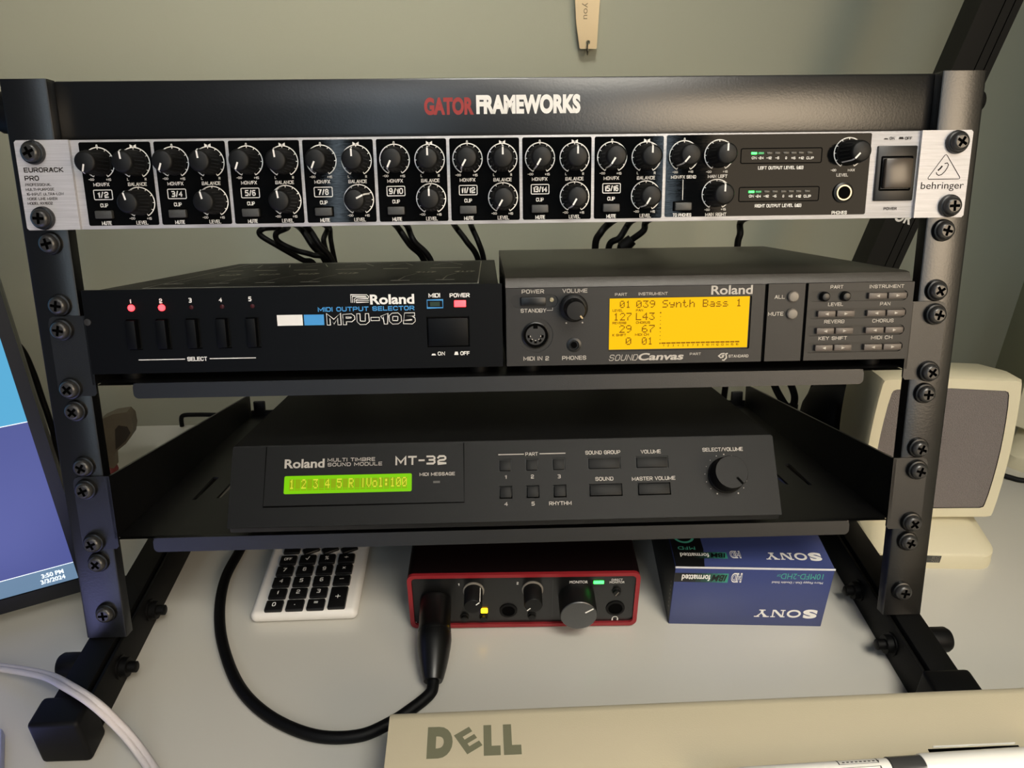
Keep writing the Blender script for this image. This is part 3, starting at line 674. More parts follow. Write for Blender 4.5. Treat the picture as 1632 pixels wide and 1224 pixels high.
# ------------------------------------------------------------------ sound module with amber display
sc = thing('sound_module', 'dark grey half-width sound module with lit amber display on upper shelf', 'sound module', (110, 100, -124.6), MR)
YS = -2.0
part('case', B(MR).prism([(1.5, -77.6), (5, -72.8), (9, -72.2), (229, -71.4), (229, -118.5), (1.5, -119.4)], (.7, 0, 0), Y, Z, (218.9, 0, 0), sc_lid), sc)
part('front_backing', B(MR).box((1.2, -.6, -119.2), (219.2, 2, -77.8), hole_m), sc)
k7 = lambda x: 780 + x / 4.08
k9 = lambda x: 1150 + x / 4.08
kl = lambda x: 960 + x / 5.829
jl = lambda y: 440 + y / 5.829
b = B(MR); P = Panel(b, (0, YS, 0), X, Z)
xa0, xa1 = .8, P.p(1216.5, 510)[0]
LC = P.pixrect(971.5, 1193.6, 474.3, 555.8)
pw = P.pixrect(k7(138), k7(447), j8(366), j8(450)); pb = P.pixrect(k7(203), k7(367), j8(381), j8(437))
mi = P.p(k7(300), j8(630)); ph = P.p(k7(550), j8(692)); vo = P.p(k7(545), j8(448))
P.plate([(xa0, -119.3), (xa1, -119.3), (xa1, -77.6), (xa0, -77.6)],
        [(rrect(LC[0] - .7, LC[1] + .9, LC[2] - .7, LC[3] + .5, .8), 1.2, sc_pill), (rrect(*pw, (pw[3] - pw[2]) / 2 - .05, 6), .7, sc_pill), (circ(*mi, 9.4), .5, sc_m), (circ(*ph, 3.6), 1.6, hole_m)], sc_m, 3)
GP = sc_p
P.S('POWER', k7(210), k7(355), j8(345), 6.4, GP); P.S('STANDBY', k7(203), k7(370), j8(469), 6.2, GP); P.S('VOLUME', k7(475), k7(637), j8(340), 6.4, GP)
P.line([P.p(k7(372), j8(468)), P.p(k7(411), j8(467)), P.p(k7(411), j8(450))], .25, GP)
for x, y in ((500, 550), (605, 547)): P.poly(circ(*P.p(k7(x), j8(y)), .45, 10), GP)
P.S('MIDI IN 2', k7(222), k7(387), j8(780), 6.4, GP); P.S('PHONES', k7(473), k7(629), j8(776), 6.4, GP)
P.S('PART', kl(117), kl(230), jl(170), 4.6, GP); P.S('INSTRUMENT', kl(337), kl(606), jl(163), 4.6, GP); P.T('Roland', kl(1012), kl(1397), jl(127), 13.8, GP, .02)
P.S('SOUND', kl(65), kl(328), jl(757), 9.6, GP, .1, .28); P.T('Canvas', kl(335), kl(755), jl(746), 10.5, GP, .03, .28); P.S('PART', kl(812), kl(915), jl(722), 4, GP)
P.S('STANDARD', kl(1172), kl(1355), jl(742), 4.4, GP)
gs = lambda *q: [P.p(kl(x), jl(y)) for x, y in q]
P.line(gs((1135, 718), (1105, 722), (1080, 742), (1100, 758), (1120, 752), (1128, 738), (1108, 740)), .7, GP); P.line(gs((1165, 718), (1145, 722), (1150, 740), (1152, 758), (1128, 782), (1112, 778)), .7, GP)
part('display_fascia', b, sc)
# display
b = B(MR); D = Panel(b, (0, YS + .9, 0), X, Z, .1); D.rect(LC[0], LC[1], LC[2], LC[3], amber, 0)
dl = lambda x, y: D.p(kl(x), jl(y))
def dt(s, xl, xr, yt, yb, n):
    a = dl(xl, yt); c = dl(xr, yb); d = dl(xl, yb); adv = (c[0] - a[0]) / (n - 1 + .82); zt = dl((xl + xr) / 2, yt)[1]; zb = dl((xl + xr) / 2, yb)[1]
    dotline(D, s, a[0], adv, zt, zt - zb, amber_ink)
dt('01', 163, 262, 229, 296, 2); dt('039', 315, 490, 227, 294, 3); dt('Synth Bass 1', 560, 1292, 217, 287, 12); dt('127', 105, 270, 342, 413, 3); dt('L43', 312, 485, 340, 409, 3)
dt('29', 157, 270, 456, 527, 2); dt('67', 367, 485, 453, 524, 2); dt('0', 217, 268, 570, 639, 1); dt('01', 367, 467, 568, 637, 2)
for s, xl, xr, y in (('LEVEL', 95, 190, 320), ('PAN', 312, 378, 317), ('REVERB', 93, 222, 435), ('CHORUS', 312, 443, 431), ('K SHIFT', 93, 220, 548), ('MIDI CH', 303, 432, 543)): D.S(s, kl(xl), kl(xr), jl(y), 3.9, amber_ink, .2)
for k in range(9): D.poly(circ(*dl(541 - k * .8, 340 + k * 35.5), .42 if k % 4 == 0 else .24, 8), amber_ink)
for k in range(16):
    xl = 548 + k * 45.6; a = dl(xl, 623 - k * .95); c = dl(xl + 40, 623 - k * .95); D.rect(a[0], c[0], a[1] - .35, a[1] + .35, amber_ink)
    w = 9 if k < 9 else 22; D.S(str(k + 1), kl(xl + 20 - w / 2 - 3), kl(xl + 20 + w / 2), jl(645 - k * .85), 3.6, amber_ink, .16)
part('display', b, sc, 'lit amber lcd display')
b = B(MR); b.lathe((*mi[:1], YS + .4, mi[1]), F, [(7.2, 0), (7.2, .9), (6.6, 1.2), (6.3, .3)], washer_m, 32)
q = Panel(b, (mi[0], YS + .2, mi[1]), X, Z, .05); q.poly(circ(0, 0, 6.4), hole_m, .1); q.poly(circ(0, 0, 5.2), mat('socket_plastic', (34, 34, 34), .5), .2); q.rect(-1.2, 1.2, 3.6, 6.3, hole_m, .3)
for a in (-80, -40, 0, 40, 80):
    ca, sa = sin(radians(a)) * 3.5, -cos(radians(a)) * 3.5; q.line([(ca * .8, sa * .8), (ca * 1.25, sa * 1.25)], 1.5, hole_m, e=.3); q.line([(ca * .74, sa * .74), (ca * .86, sa * .86)], .8, sc_p, e=.4)
part('midi_socket', b, sc)
b = B(MR); b.lathe((ph[0], YS, ph[1]), F, [(3.9, 0), (3.9, .5), (2.7, .8), (2.6, 0)], washer_m, 24); b.lathe((ph[0], YS, ph[1]), F, [(1.7, .1), (1.7, .5)], hole_m, 16); part('headphone_jack', b, sc)
b = B(MR); b.lathe((vo[0], YS, vo[1]), F, [(7.4, 0), (7.4, 3.5), (6.4, 4.4), (5.6, 4.6), (5.2, 12.5), (4.7, 13.4), (0, 13.6)], knobblk, 40)
a = radians(140); ux, uz = sin(a), cos(a)
b.add([(vo[0] + ux * r_ + uz * w, YS - h, vo[1] + uz * r_ - ux * w) for r_, h, w in ((3.4, 13.75, -.4), (3.4, 13.75, .4), (5.3, 13.2, .4), (5.3, 13.2, -.4), (5.7, 8, .4), (5.7, 8, -.4))], [(0, 1, 2, 3), (3, 2, 4, 5)], gold_m)
part('volume_knob', b, sc)
part('power_button', B(MR).box((pb[0], YS - .9, pb[2]), (pb[1], YS + 1, pb[3]), washer_m, .5), sc)
c = P.p(k7(405), j8(399)); part('led', B(MR).lathe((c[0], YS + .5, c[1]), F, [(1.2, 0), (1.1, .8), (0, 1.2)], mat('clear_lens', (150, 140, 110), .2), 14), sc)
# middle strip
b = B(MR); P = Panel(b, (0, YS, 0), X, Z); xb0, xb1 = P.p(1222, 510)[0], P.p(1280, 510)[0]
P.plate([(xb0, -119.3), (xb1, -119.3), (xb1, -77.4), (xb0, -77.4)], [], sc_m, 3)
P.S('ALL', k9(345), k9(411), j8(380), 6, GP); P.S('MUTE', k9(302), k9(401), j8(490), 6, GP)
part('button_strip', b, sc)
for x, y in ((463, 377), (455, 489)):
    c = P.p(k9(x), j8(y)); part('round_button', B(MR).lathe((c[0], YS, c[1]), F, [(2.9, 0), (2.9, 1.4), (2.4, 2.0), (0, 2.3)], mat('light_grey_rubber', (112, 106, 98), .35), 24), sc)
# key fascia
b = B(MR); P = Panel(b, (0, YS, 0), X, Z); xc0, xc1 = P.p(1285, 510)[0], 219.3
rows = []; z0 = P.p(k9(880), j8(374))[1]; z3 = P.p(k9(850), j8(707))[1]
for k in range(4): rows.append(z0 + (z3 - z0) * k / 3)
pl, pr = P.p(k9(565), j8(374))[0], xc1 - 3
P.plate([(xc0, -119.3), (xc1, -119.3), (xc1, -77.4), (xc0, -77.4)], [(rrect(pl, pr, z - 2.75, z + 2.75, 2.7, 6), .8, sc_pill) for z in rows], sc_m, 3)
for s, xl, xr, y in (('PART', 708, 791, 315), ('INSTRUMENT', 963, 1187, 311), ('LEVEL', 692, 790, 428), ('PAN', 1030, 1097, 424), ('REVERB', 667, 798, 540), ('CHORUS', 980, 1118, 534), ('KEY SHIFT', 630, 815, 648), ('MIDI CH', 972, 1110, 643)):
    P.S(s, k9(xl), k9(xr), j8(y), 5.6, GP)
part('key_fascia', b, sc)
def sckey(xl, xr, z, left):
    b = B(MR); b.box((xl, YS - 1.3, z - 1.65), (xr, YS + 1, z + 1.65), sc_btn, .4); q = Panel(b, ((xl + xr) / 2, YS - 1.3, z), X, Z, .1)
    s = -1 if left else 1; q.poly([(-.9 * s, .75), (-.9 * s, -.75), (1.0 * s, 0)], GP); part('key', b, sc)
for k, z in enumerate(rows):
    if k:
        a = P.p(k9((0, 620, 610, 602)[k]), 500)[0]; c = P.p(k9((0, 861, 849, 840)[k]), 500)[0]; a = P.p(k9(615), 520)[0]; c = P.p(k9(852), 520)[0]; m_ = (a + c) / 2
        sckey(a, m_ - .4, z, True); sckey(m_ + .4, c, z, False)
    a = P.p(k9(933), 520)[0]; c = P.p(k9(1177), 520)[0]; m_ = (a + c) / 2
    sckey(a, m_ - .4, z, True); sckey(m_ + .4, c, z, False)
for x in (670, 805):
    c = P.p(k9(x), j8(373)); part('round_button', B(MR).lathe((c[0], YS, rows[0]), F, [(2.6, -.7), (2.6, 1.2), (1.9, 2.3), (0, 2.7)], washer_m, 24), sc)
for x in (14, 206):
    for y in (14, 214): part('rubber_foot', B(MR).lathe((x, y, -124.6), Z, [(6, 0), (6.5, 5.9)], rubber, 16), sc)

# ------------------------------------------------------------------ sound module with green display
mt = thing('sound_module', 'wide black sound module with lit green display and square keys on lower shelf', 'sound module', (0, 100, -213.5), MR)
FO = V((0, -12, -204.6)); FV = V((0, 22, 39.1)).normalized(); FH = V((0, 22, 39.1)).length; x0, x1 = -153.7, 152.6
part('case', B(MR).prism([(-9.5, -206), (-8, -209), (228, -209), (228, -166.5), (11, -165.2), (9.5, -166.8)], (x0 + .4, 0, 0), Y, Z, (x1 - x0 - .8, 0, 0), mt_lid), mt)
b = B(MR); P = Panel(b, FO, X, FV)
k2 = lambda x: 340 + x / 3.824
j2 = lambda y: 620 + y / 3.824
kk = lambda x: 740 + x / 3.138
jj = lambda y: 620 + y / 3.138
holes = []; keys = []
sq = P.pixrect(kk(170), kk(241), jj(346), jj(419))
for x, y in ((205, 382), (339, 380), (473, 378), (207, 517), (342, 515), (478, 512)):
    c = P.p(kk(x), jj(y)); keys.append((c, 3.65, 3.55))
for x, y in ((700, 376), (940, 372), (708, 509), (950, 506)):
    c = P.p(kk(x), jj(y)); keys.append((c, 9.3, 3.5))
for i in (0, 1, 2, 6, 7): keys[i] = ((keys[i][0][0], keys[0][0][1]), keys[i][1], keys[i][2])
for i in (3, 4, 5, 8, 9): keys[i] = ((keys[i][0][0], keys[3][0][1]), keys[i][1], keys[i][2])
for i, j in ((3, 0), (4, 1), (5, 2), (8, 6), (9, 7)): 
    mx = (keys[i][0][0] + keys[j][0][0]) / 2
    for q in (i, j): keys[q] = ((mx, keys[q][0][1]), keys[q][1], keys[q][2])
for c, hw, hh in keys: holes.append(([(c[0] - hw, c[1] - hh), (c[0] + hw, c[1] - hh), (c[0] + hw, c[1] + hh), (c[0] - hw, c[1] + hh)], 2, hole_m))
LD = P.pixrect(k2(430), k2(1209), j2(522), j2(632))
holes.append((rrect(*LD, .9), .8, hole_m))
P.plate([(x0, 0), (x1, 0), (x1, FH), (x0, FH)], holes, mt_m, 2.5)
ip = [P.p(k2(x), j2(y)) for x, y in ((325, 353), (1526, 326), (1526, 690), (303, 720))]
xa, xb = (ip[0][0] + ip[3][0]) / 2, ip[1][0]; za, zb = (ip[2][1] + ip[3][1]) / 2, FH - .05
P.line([(xa, zb), (xa, za), (xb, za), (xb, zb)], .55, hole_m)
P.T('Roland', k2(435), k2(678), j2(457), 13.2, GP, .025, py2=j2(452)); P.S('MULTI TIMBRE', k2(697), k2(986), j2(430), 5.6, GP); P.S('SOUND MODULE', k2(697), k2(1029), j2(458), 5.6, GP)
P.S('MT-32', k2(1110), k2(1420), j2(434), 14.2, GP, .2, gap=.5); P.S('MIDI MESSAGE', k2(1257), k2(1472), j2(518), 5.2, GP)
a = P.p(k2(1340), j2(566)); c = P.p(k2(1381), j2(564)); P.rect(a[0], c[0], a[1] - .7, a[1] + .5, led_off)
P.S('PART', kk(305), kk(368), jj(325), 5.6, GP); zz = P.p(kk(336), jj(325))[1]
for xl, xr in ((170, 298), (376, 506)): P.rect(P.p(kk(xl), jj(328))[0], P.p(kk(xr), jj(328))[0], zz - .25, zz + .25, GP)
for s, xl, xr, y in (('1', 203, 211, 440), ('2', 333, 348, 438), ('3', 467, 482, 437), ('4', 200, 217, 575), ('5', 336, 352, 573), ('RHYTHM', 424, 536, 571), ('SOUND GROUP', 605, 780, 317), ('VOLUME', 882, 982, 313), ('SOUND', 655, 745, 449), ('MASTER VOLUME', 838, 1055, 447), ('SELECT/VOLUME', 1190, 1392, 302)):
    P.S(s, kk(xl), kk(xr), jj(y), 6, GP)
kc = P.p(kk(1308), jj(431))
for k in range(15):
    a = radians(-150 + k * 300 / 14); P.poly(circ(kc[0] + 11.9 * sin(a), kc[1] + 11.9 * cos(a), .42 if k in (0, 7, 14) else .25, 8), GP)
part('front_panel', b, mt)
for c, hw, hh in keys:
    b = B(MR); o = FO + X * c[0] + FV * c[1]; n = X.cross(FV); Mx = Matrix((X, n, FV)).transposed().to_4x4(); Mx.translation = o
    b.box((-hw + .55, -1.5, -hh + .55), (hw - .55, .35, hh - .55), mt_m, .3, M=Mx); part('key', b, mt)
b = B(MR); o = FO + X * kc[0] + FV * kc[1]; n = X.cross(FV); b.lathe(o, n, [(10.2, 0), (10.2, 1), (9.5, 1.6), (9.2, 11), (8.9, 11.6), (0, 11.7)], mt_m, 48)
q = Panel(b, o + n * 11.65, X, FV, .12); a = radians(141); q.line([(4.0 * sin(a), 4.0 * cos(a)), (8.7 * sin(a), 8.7 * cos(a))], 1.3, hole_m); part('volume_knob', b, mt)
b = B(MR); D = Panel(b, FO - n * .5, X, FV, .08); D.rect(*LD, lcdgreen, 0)
a = D.p(k2(463), j2(583)); c = D.p(k2(1185), j2(572)); zc = (LD[2] + LD[3]) / 2; adv = (c[0] - a[0]) / 20; hh = (LD[3] - LD[2]) * .60
for i in range(20):
    xx = a[0] + i * adv; D.rect(xx, xx + adv * .86, zc - hh * .36, zc + hh * .5, lcdcell, .08); D.rect(xx, xx + adv * .86, zc - hh * .52, zc - hh * .42, lcdcell, .08)
D.eps = .16; dotline(D, '1 2 3 4 5 R |Vol:100', a[0] + adv * .02, adv, zc + hh * .5, hh * .86, lcdink)
part('display', b, mt, 'lit green lcd display')
for x in (-138, 137):
    for y in (10, 214): part('rubber_foot', B(MR).lathe((x, y, -213.5), Z, [(6, 0), (6.5, 4.6)], rubber, 16), mt)

# ------------------------------------------------------------------ audio interface
FI = frame((-61.6, -45.6, 0), -1.1)
ifc = thing('audio_interface', 'black-fronted audio interface with red rim and big monitor knob under rack', 'audio interface', (71, 48, 0), FI)
W_, H0, H1 = 142.6, 1.6, 45.2
b = B(FI); out = rrect(0, W_, H0, H1, 4.5, 6); b.prism(out, (0, 2.2, 0), X, Z, (0, 92, 0), mat('shaded_red_shell', (12, 4, 5), .45, spec=0.25)); part('shell', b, ifc)  # red metal shell, shade under the shelf painted in as near black
b = B(FI); R = Panel(b, (0, 0, 0), X, Z); inn = rrect(2.6, W_ - 2.6, H0 + 2.6, H1 - 2.4, 2.8, 6)
R.plate(out, [(inn, 1.6, ifc_m)], red_m, 2.4)
R.o = V((0, 1.6, 0)); R.wo = FI @ R.o
ki = lambda x: 630 + x / 3.886
ji = lambda y: 840 + y / 3.886
R.T('MONITOR', ki(1080), ki(1192), ji(340), 4.2, white_p); R.T('DIRECT', ki(1340), ki(1408), ji(326), 3.2, white_p); R.T('MONITOR', ki(1328), ki(1420), ji(341), 3.2, white_p)
R.S('1', ki(388), ki(396), ji(355), 4, white_p); R.S('2', ki(752), ki(763), ji(347), 4, white_p); R.T('S', ki(119), ki(134), ji(597), 5.4, white_p, .02)
hc = R.p(ki(1360), ji(563)); R.ring(hc[0], hc[1] - .3, 1.7, .4, white_p, -100, 100, 16); R.rect(hc[0] - 2.1, hc[0] - 1.2, hc[1] - 1.9, hc[1] - .2, white_p); R.rect(hc[0] + 1.2, hc[0] + 2.1, hc[1] - 1.9, hc[1] - .2, white_p)
a = R.p(ki(975), ji(400)); R.rect(a[0] - .2, a[0] + .2, 8, 39, mat('seam_grey', (44, 44, 44), .5))
part('front_panel', b, ifc)
YI = 1.6
for nm, x, y in (('a', 485, 392), ('b', 850, 385)):
    c = R.p(ki(x), ji(y)); b = B(FI); b.lathe((c[0], YI, c[1]), F, [(6.6, 0), (6.6, .8), (5.9, .9)], halo_m, 32); g = part('halo_ring', b, ifc)
    b = B(FI); b.lathe((c[0], YI, c[1]), F, [(5.7, 0), (5.7, 3), (5.5, 13.4), (5.1, 14.0), (0, 14.1)], knobblk, 36)
    q = Panel(b, (c[0], YI - 14.1, c[1]), X, Z, .12); an = radians(48 if nm == 'a' else -135)
    q.line([(2.5 * sin(an), 2.5 * cos(an)), (5.4 * sin(an), 5.4 * cos(an))], .7, white_p)
    if nm == 'a': b.add([(c[0] + 5.75 * sin(an) + s * cos(an) * .3, YI - h, c[1] + 5.75 * cos(an) - s * sin(an) * .3) for h in (13.7, 2) for s in (-1, 1)], [(0, 1, 3, 2)], white_p)
    part('gain_knob', b, ifc)
c = R.p(ki(1122), ji(432)); b = B(FI); b.lathe((c[0], YI, c[1]), F, [(11.3, 0), (11.3, 14.8), (11, 15.6)], knobblk, 48); b.lathe((c[0], YI, c[1]), F, [(11, 15.6), (10.6, 16.0), (0, 16.1)], alu_cap, 48)
q = Panel(b, (c[0], YI - 16.1, c[1]), X, Z, .12); an = radians(56); q.line([(4.6 * sin(an), 4.6 * cos(an)), (10.4 * sin(an), 10.4 * cos(an))], .9, white_p)
part('monitor_knob', b, ifc)
for nm, x, y, r in (('line_jack', 700, 515, 4.6), ('headphone_jack', 1362, 500, 5)):
    c = R.p(ki(x), ji(y)); b = B(FI); b.lathe((c[0], YI, c[1]), F, [(r + 1, 0), (r + .9, .7), (r - .5, .9), (r - .6, .1)], rubber, 28); b.lathe((c[0], YI, c[1]), F, [(r - .5, .05), (r - .5, .3)], hole_m, 24); part(nm, b, ifc)
c = R.p(ki(551), ji(514)); part('led', B(FI).box((c[0] - 2.1, YI - 1.0, c[1] - 1.9), (c[0] + 2.1, YI, c[1] + 1.9), led_amber, .4), ifc, 'lit amber led')
c = R.p(ki(1260), ji(340)); part('led', B(FI).box((c[0] - 3.2, YI - .7, c[1] - 1.2), (c[0] + 3.2, YI, c[1] + 1.2), led_green, .5), ifc, 'lit green led')
for x, y in ((430, 555), (547, 555), (845, 545), (1370, 395)):
    c = R.p(ki(x), ji(y)); b = B(FI); b.lathe((c[0], YI, c[1]), F, [(2.9, 0), (2.9, .6), (2.3, .8), (2.2, 2.6), (0, 2.8)], knobblk, 20); 
    if x == 1370: Panel(b, (c[0], YI - 2.8, c[1]), X, Z, .1).line([(-.9, -1.5), (.9, 1.5)], .6, halo_m)
    part('switch', b, ifc)

# ------------------------------------------------------------------ microphone cable
mc = thing('microphone_cable', 'thick black cable looping on desk with plug in red-rimmed box', 'cable', (-48, -80, 0))
p0 = FI @ V((R.p(ki(248), ji(430))[0], 1.5, 24)); p1 = wz(690, 1086, 8.5); ax = (p1 - p0); Ln = ax.length
b = B(); b.lathe(p0, ax, [(9.4, -.2), (9.4, 1), (9.6, 1.2), (9.6, Ln * .36), (9.9, Ln * .37), (9.9, Ln * .41), (9.4, Ln * .415), (9.4, Ln * .43), (10.1, Ln * .44), (10.3, Ln * .52), (9.9, Ln * .6), (8.9, Ln * .73), (7.4, Ln * .87), (6.2, Ln * .96), (5.4, Ln), (3.4, Ln + .2)], washer_m, 32)
part('connector', b, mc)
pts = [p0 + ax * .90, p1 + ax.normalized() * 3, wz(684, 1107, 6.5), wz(660, 1127, 5), wz(622, 1152, 3.8), wz(570, 1173, 3.5), wz(500, 1172, 3.5), wz(430, 1142, 3.5), wz(382, 1095, 3.5), wz(356, 1030, 3.5), wz(350, 975, 3.5), wz(358, 925, 3.5), wz(378, 885, 3.5), wz(402, 850, 3.5), V((-165, 95, 3.5)), V((-120, 160, 3.5)), V((-60, 190, 3.5))]
part('cord', B().tube(pts, 3.4, rubber, 14), mc)

# ------------------------------------------------------------------ calculator
FC = frame((-164.5, -37.5, 0), .6)
ca = thing('calculator', 'white pocket calculator with black keys lying under the rack', 'calculator', (34, 55, 0), FC)
b = B(FC); b.box((0, 0, .5), (68, 118, 9), calc_m, 4, 5); part('body', b, ca)
b = B(FC); b.box((8, 84, 8.9), (60, 108, 9.6), mat('lcd_glass', (110, 118, 104), .15), .3); part('display', b, ca)
Q = Panel(B(FC), (0, 0, 9), X, Y); kq = lambda x: 330 + x / 3.1875
jq = lambda y: 840 + y / 3.1875
rowsY = [Q.p(kq(455), jq(y))[1] for y in (402, 340, 282, 226, 174)]; dyy = (rowsY[4] - rowsY[0]) / 4
colx = [Q.p(kq(x), jq(402))[0] for x in (343, 449, 553)]; dxx = (colx[2] - colx[0]) / 2
lab = [['0', '.', '=', None], ['1', '2', '3', None], ['4', '5', '6', '–'], ['7', '8', '9', '×'], ['OFF', '√', '%', '÷']]
for r_, row in enumerate(lab):
    for c_, s in enumerate(row):
        if s is None: continue
        x = colx[0] + c_ * dxx; y = rowsY[0] + r_ * dyy; b = B(FC); b.box((x - dxx * .425, y - dyy * .42, 8), (x + dxx * .425, y + dyy * .42, 11), key_m, 1.0, 2)
        w = {'OFF': 5.2, '.': .8, '=': 2.6, '–': 2.8, '%': 2.6, '÷': 2.8, '×': 2.2, '√': 2.8, '1': 1.0}.get(s, 2.3)
        q = Panel(b, (x, y, 11), X, Y, .1)
        if s in SFONT and s != '.': q.stext(s, -w / 2, w / 2, .3, 3.4, white_p, .15)
        elif s == 'OFF': q.stext(s, -w / 2, w / 2, .3, 2.6, white_p, .15)
        else: q.text(s, -w / 2, w / 2, .3 if s not in '–=.' else .8, 3.3, white_p, .01)
        part('key', b, ca)
x = colx[0] + 3 * dxx; y0 = rowsY[0] - dyy * .38; y1 = rowsY[1] + dyy * .38
b = B(FC); b.box((x - dxx * .425, y0, 8), (x + dxx * .425, y1, 11), key_m, 1.0, 2); q = Panel(b, (x, (y0 + y1) / 2, 11), X, Y, .1); q.rect(-1.6, 1.6, -.25, .25, white_p); q.rect(-.25, .25, -1.6, 1.6, white_p); part('key', b, ca, 'tall plus key')
for c_ in range(4):
    x = colx[0] + c_ * dxx; b = B(FC); M_ = Matrix.Translation((x + .5, rowsY[4] + dyy * .95, 9.4)) @ Matrix.Rotation(radians(0 if c_ == 0 else 28), 4, 'Z')
    b.box((-dxx * .43, -dyy * .3, -1.2), (dxx * .43, dyy * .3, 1.6), key_m, 1.2, 2, M=M_); part('key', b, ca)

# ------------------------------------------------------------------ disk box
FB = frame((102.2, -46.4, 0), -3.6); BW, BD, BH = 96.3, 95, 47.5
bx = thing('disk_box', 'blue cardboard disk box lying upside down under the rack', 'box', (48, 48, 0), FB)
b = B(FB); b.box((0, 0, 0), (BW, BD, BH), card_m, .5); P = Panel(b, (0, 0, 0), X, Z, .1)
def sony(P, l, r, zc, h):                                 # slab-serif capitals, turned half round
    w = r - l; g = .03 * w; cw = (w - 3 * g) / 4; t = h * .26; s = h * .13
    cx = (l + r) / 2
    def fl(pts): return [(2 * cx - x, 2 * zc - y) for x, y in pts]
    y0, y1 = zc - h / 2, zc + h / 2
    def rc(a, c, d, e): P.poly(fl([(a, d), (c, d), (c, e), (a, e)]), white_p)
    P.text('S', 2 * cx - l - cw, 2 * cx - l, zc, h, white_p, .06, rot=pi)
    o0 = l + cw + g
    P.line(fl([(o0 + cw / 2 + (cw / 2 - t * .45) * cos(2 * pi * k / 28), zc + (h / 2 - s * .6) * sin(2 * pi * k / 28)) for k in range(28)]), t * .85, white_p, True)
    n0 = l + 2 * (cw + g); n1 = n0 + cw
    rc(n0 + cw * .1, n0 + cw * .1 + t * .55, y0, y1); rc(n1 - cw * .1 - t * .55, n1 - cw * .1, y0, y1)
    P.poly(fl([(n0 + cw * .05, y1), (n0 + cw * .05 + t * 1.2, y1), (n1 - cw * .1, y0), (n1 - cw * .1 - t * 1.2, y0)]), white_p)
    rc(n0, n0 + cw * .34, y0, y0 + s); rc(n0 - cw * .02, n0 + cw * .2, y1 - s, y1); rc(n1 - cw * .34, n1, y1 - s, y1)
    v0 = l + 3 * (cw + g); v1 = v0 + cw; m_ = (v0 + v1) / 2
    P.poly(fl([(v0 + cw * .02, y1), (v0 + cw * .3, y1), (m_ + t * .45, zc - h * .08), (m_ - t * .5, zc - h * .08)]), white_p); P.poly(fl([(v1 - cw * .22, y1), (v1 - cw * .05, y1), (m_ + t * .45, zc - h * .08), (m_, zc - h * .08)]), white_p)
    rc(m_ - t * .5, m_ + t * .5, y0, zc); rc(m_ - cw * .22, m_ + cw * .22, y0, y0 + s); rc(v0 - cw * .04, v0 + cw * .4, y1 - s, y1); rc(v1 - cw * .36, v1 + cw * .02, y1 - s, y1)
kb_ = lambda x: 1040 + x / 5.1
jb_ = lambda y: 840 + y / 5.1
def ibm(P, xl, xr, yt, yb, tl, tr, hx):
    r = P.pixrect(kb_(xl), kb_(xr), jb_(yt), jb_(yb)); zc = (r[2] + r[3]) / 2; w = r[1] - r[0]
    n = 10
    for k in range(n):
        t_ = k / (n - 1); t_ = max(0, (t_ - .25) / .75)
        P.rect(r[0] + w * k / n, r[0] + w * (k + 1) / n, r[2], r[3], mat('teal_step_%d' % k, tuple(int(16 + (v - 16) * t_) for v in (56, 140, 122)), .4))
    e = P.eps; P.eps = e * 2
    a = P.p(kb_(tl), jb_((yt + yb) / 2))[0]; c = P.p(kb_(tr), jb_((yt + yb) / 2))[0]; m_ = a + (c - a) * .66; h = (r[3] - r[2]) * .62
    P.text('formatted', a, m_ - .4, zc, h, white_p, .02, rot=pi); P.text('IBM', m_ + .6, c, zc, h * 1.05, card_blk, .04, .2, rot=pi)
    P.eps = e
def hd(P, xl, xr, yt, yb):
    r = P.pixrect(kb_(xl), kb_(xr), jb_(yt), jb_(yb)); zc = (r[2] + r[3]) / 2
    P.text('HD', r[0], r[1], zc, r[3] - r[2], white_p, .07, rot=pi); P.text('HD', r[0] + .25, r[1] - .25, zc, (r[3] - r[2]) * .9, card_m, .0, rot=pi, e=P.eps * 2)
r = P.pixrect(kb_(830), kb_(1337), jb_(673), jb_(733)); sony(P, r[0], r[1], (r[2] + r[3]) / 2, r[3] - r[2])
ibm(P, 176, 615, 374, 447, 237, 597, 0); hd(P, 640, 726, 380, 443)
P.T('10MFD-2HD', kb_(1043), kb_(1388), jb_(402), 8.6, teal_p, .0, rot=pi); P.T('DF', kb_(1012), kb_(1040), jb_(392), 3.4, teal_p, 0, rot=pi); P.T('Micro Floppy Disk / Double Sided', kb_(970), kb_(1384), jb_(452), 3.2, white_p, 0, rot=pi)
U = Panel(b, (0, 0, BH), X, Y, .1)
r = U.p(kb_(300), jb_(200)); U.poly([(0.3, .4), (U.p(kb_(415), jb_(292))[0], .4), (U.p(kb_(400), jb_(180))[0] + 1, U.p(kb_(400), jb_(180))[1]), (U.p(kb_(372), jb_(80))[0], 94), (.3, 94)], card_blk, .05)
r = U.pixrect(kb_(920), kb_(1370), jb_(212), jb_(268)); sony(U, r[0], r[1], (r[2] + r[3]) / 2, r[3] - r[2])
ibm(U, 225, 605, 205, 255, 225, 588, 0); hd(U, 628, 714, 200, 249)
U.T('MFD', kb_(205), kb_(345), jb_(172), 5, teal_p, 0, rot=pi, e=.15)
a = U.p(kb_(255), jb_(100)); U.ring(a[0], a[1] + 3, 6, 1.6, teal_p, 110, 250, 20, e=.15)
part('carton', b, bx)
b = B(FB); b.box((-.2, -.35, BH - .9), (BW + .2, .4, BH + .25), card_edge, .2); part('worn_edge', b, bx, 'white worn cardboard edge')
b = B(FB); q = Panel(b, (-.05, 0, 0), V((0, -1, 0)), Z, .1); q.rect(-94.5, -.4, .4, BH - .4, card_blk)
for k in range(7): q.rect(-5.6, -4.6 , 10 + k * 3.4, 11.2 + k * 3.4, fade_p, .2)
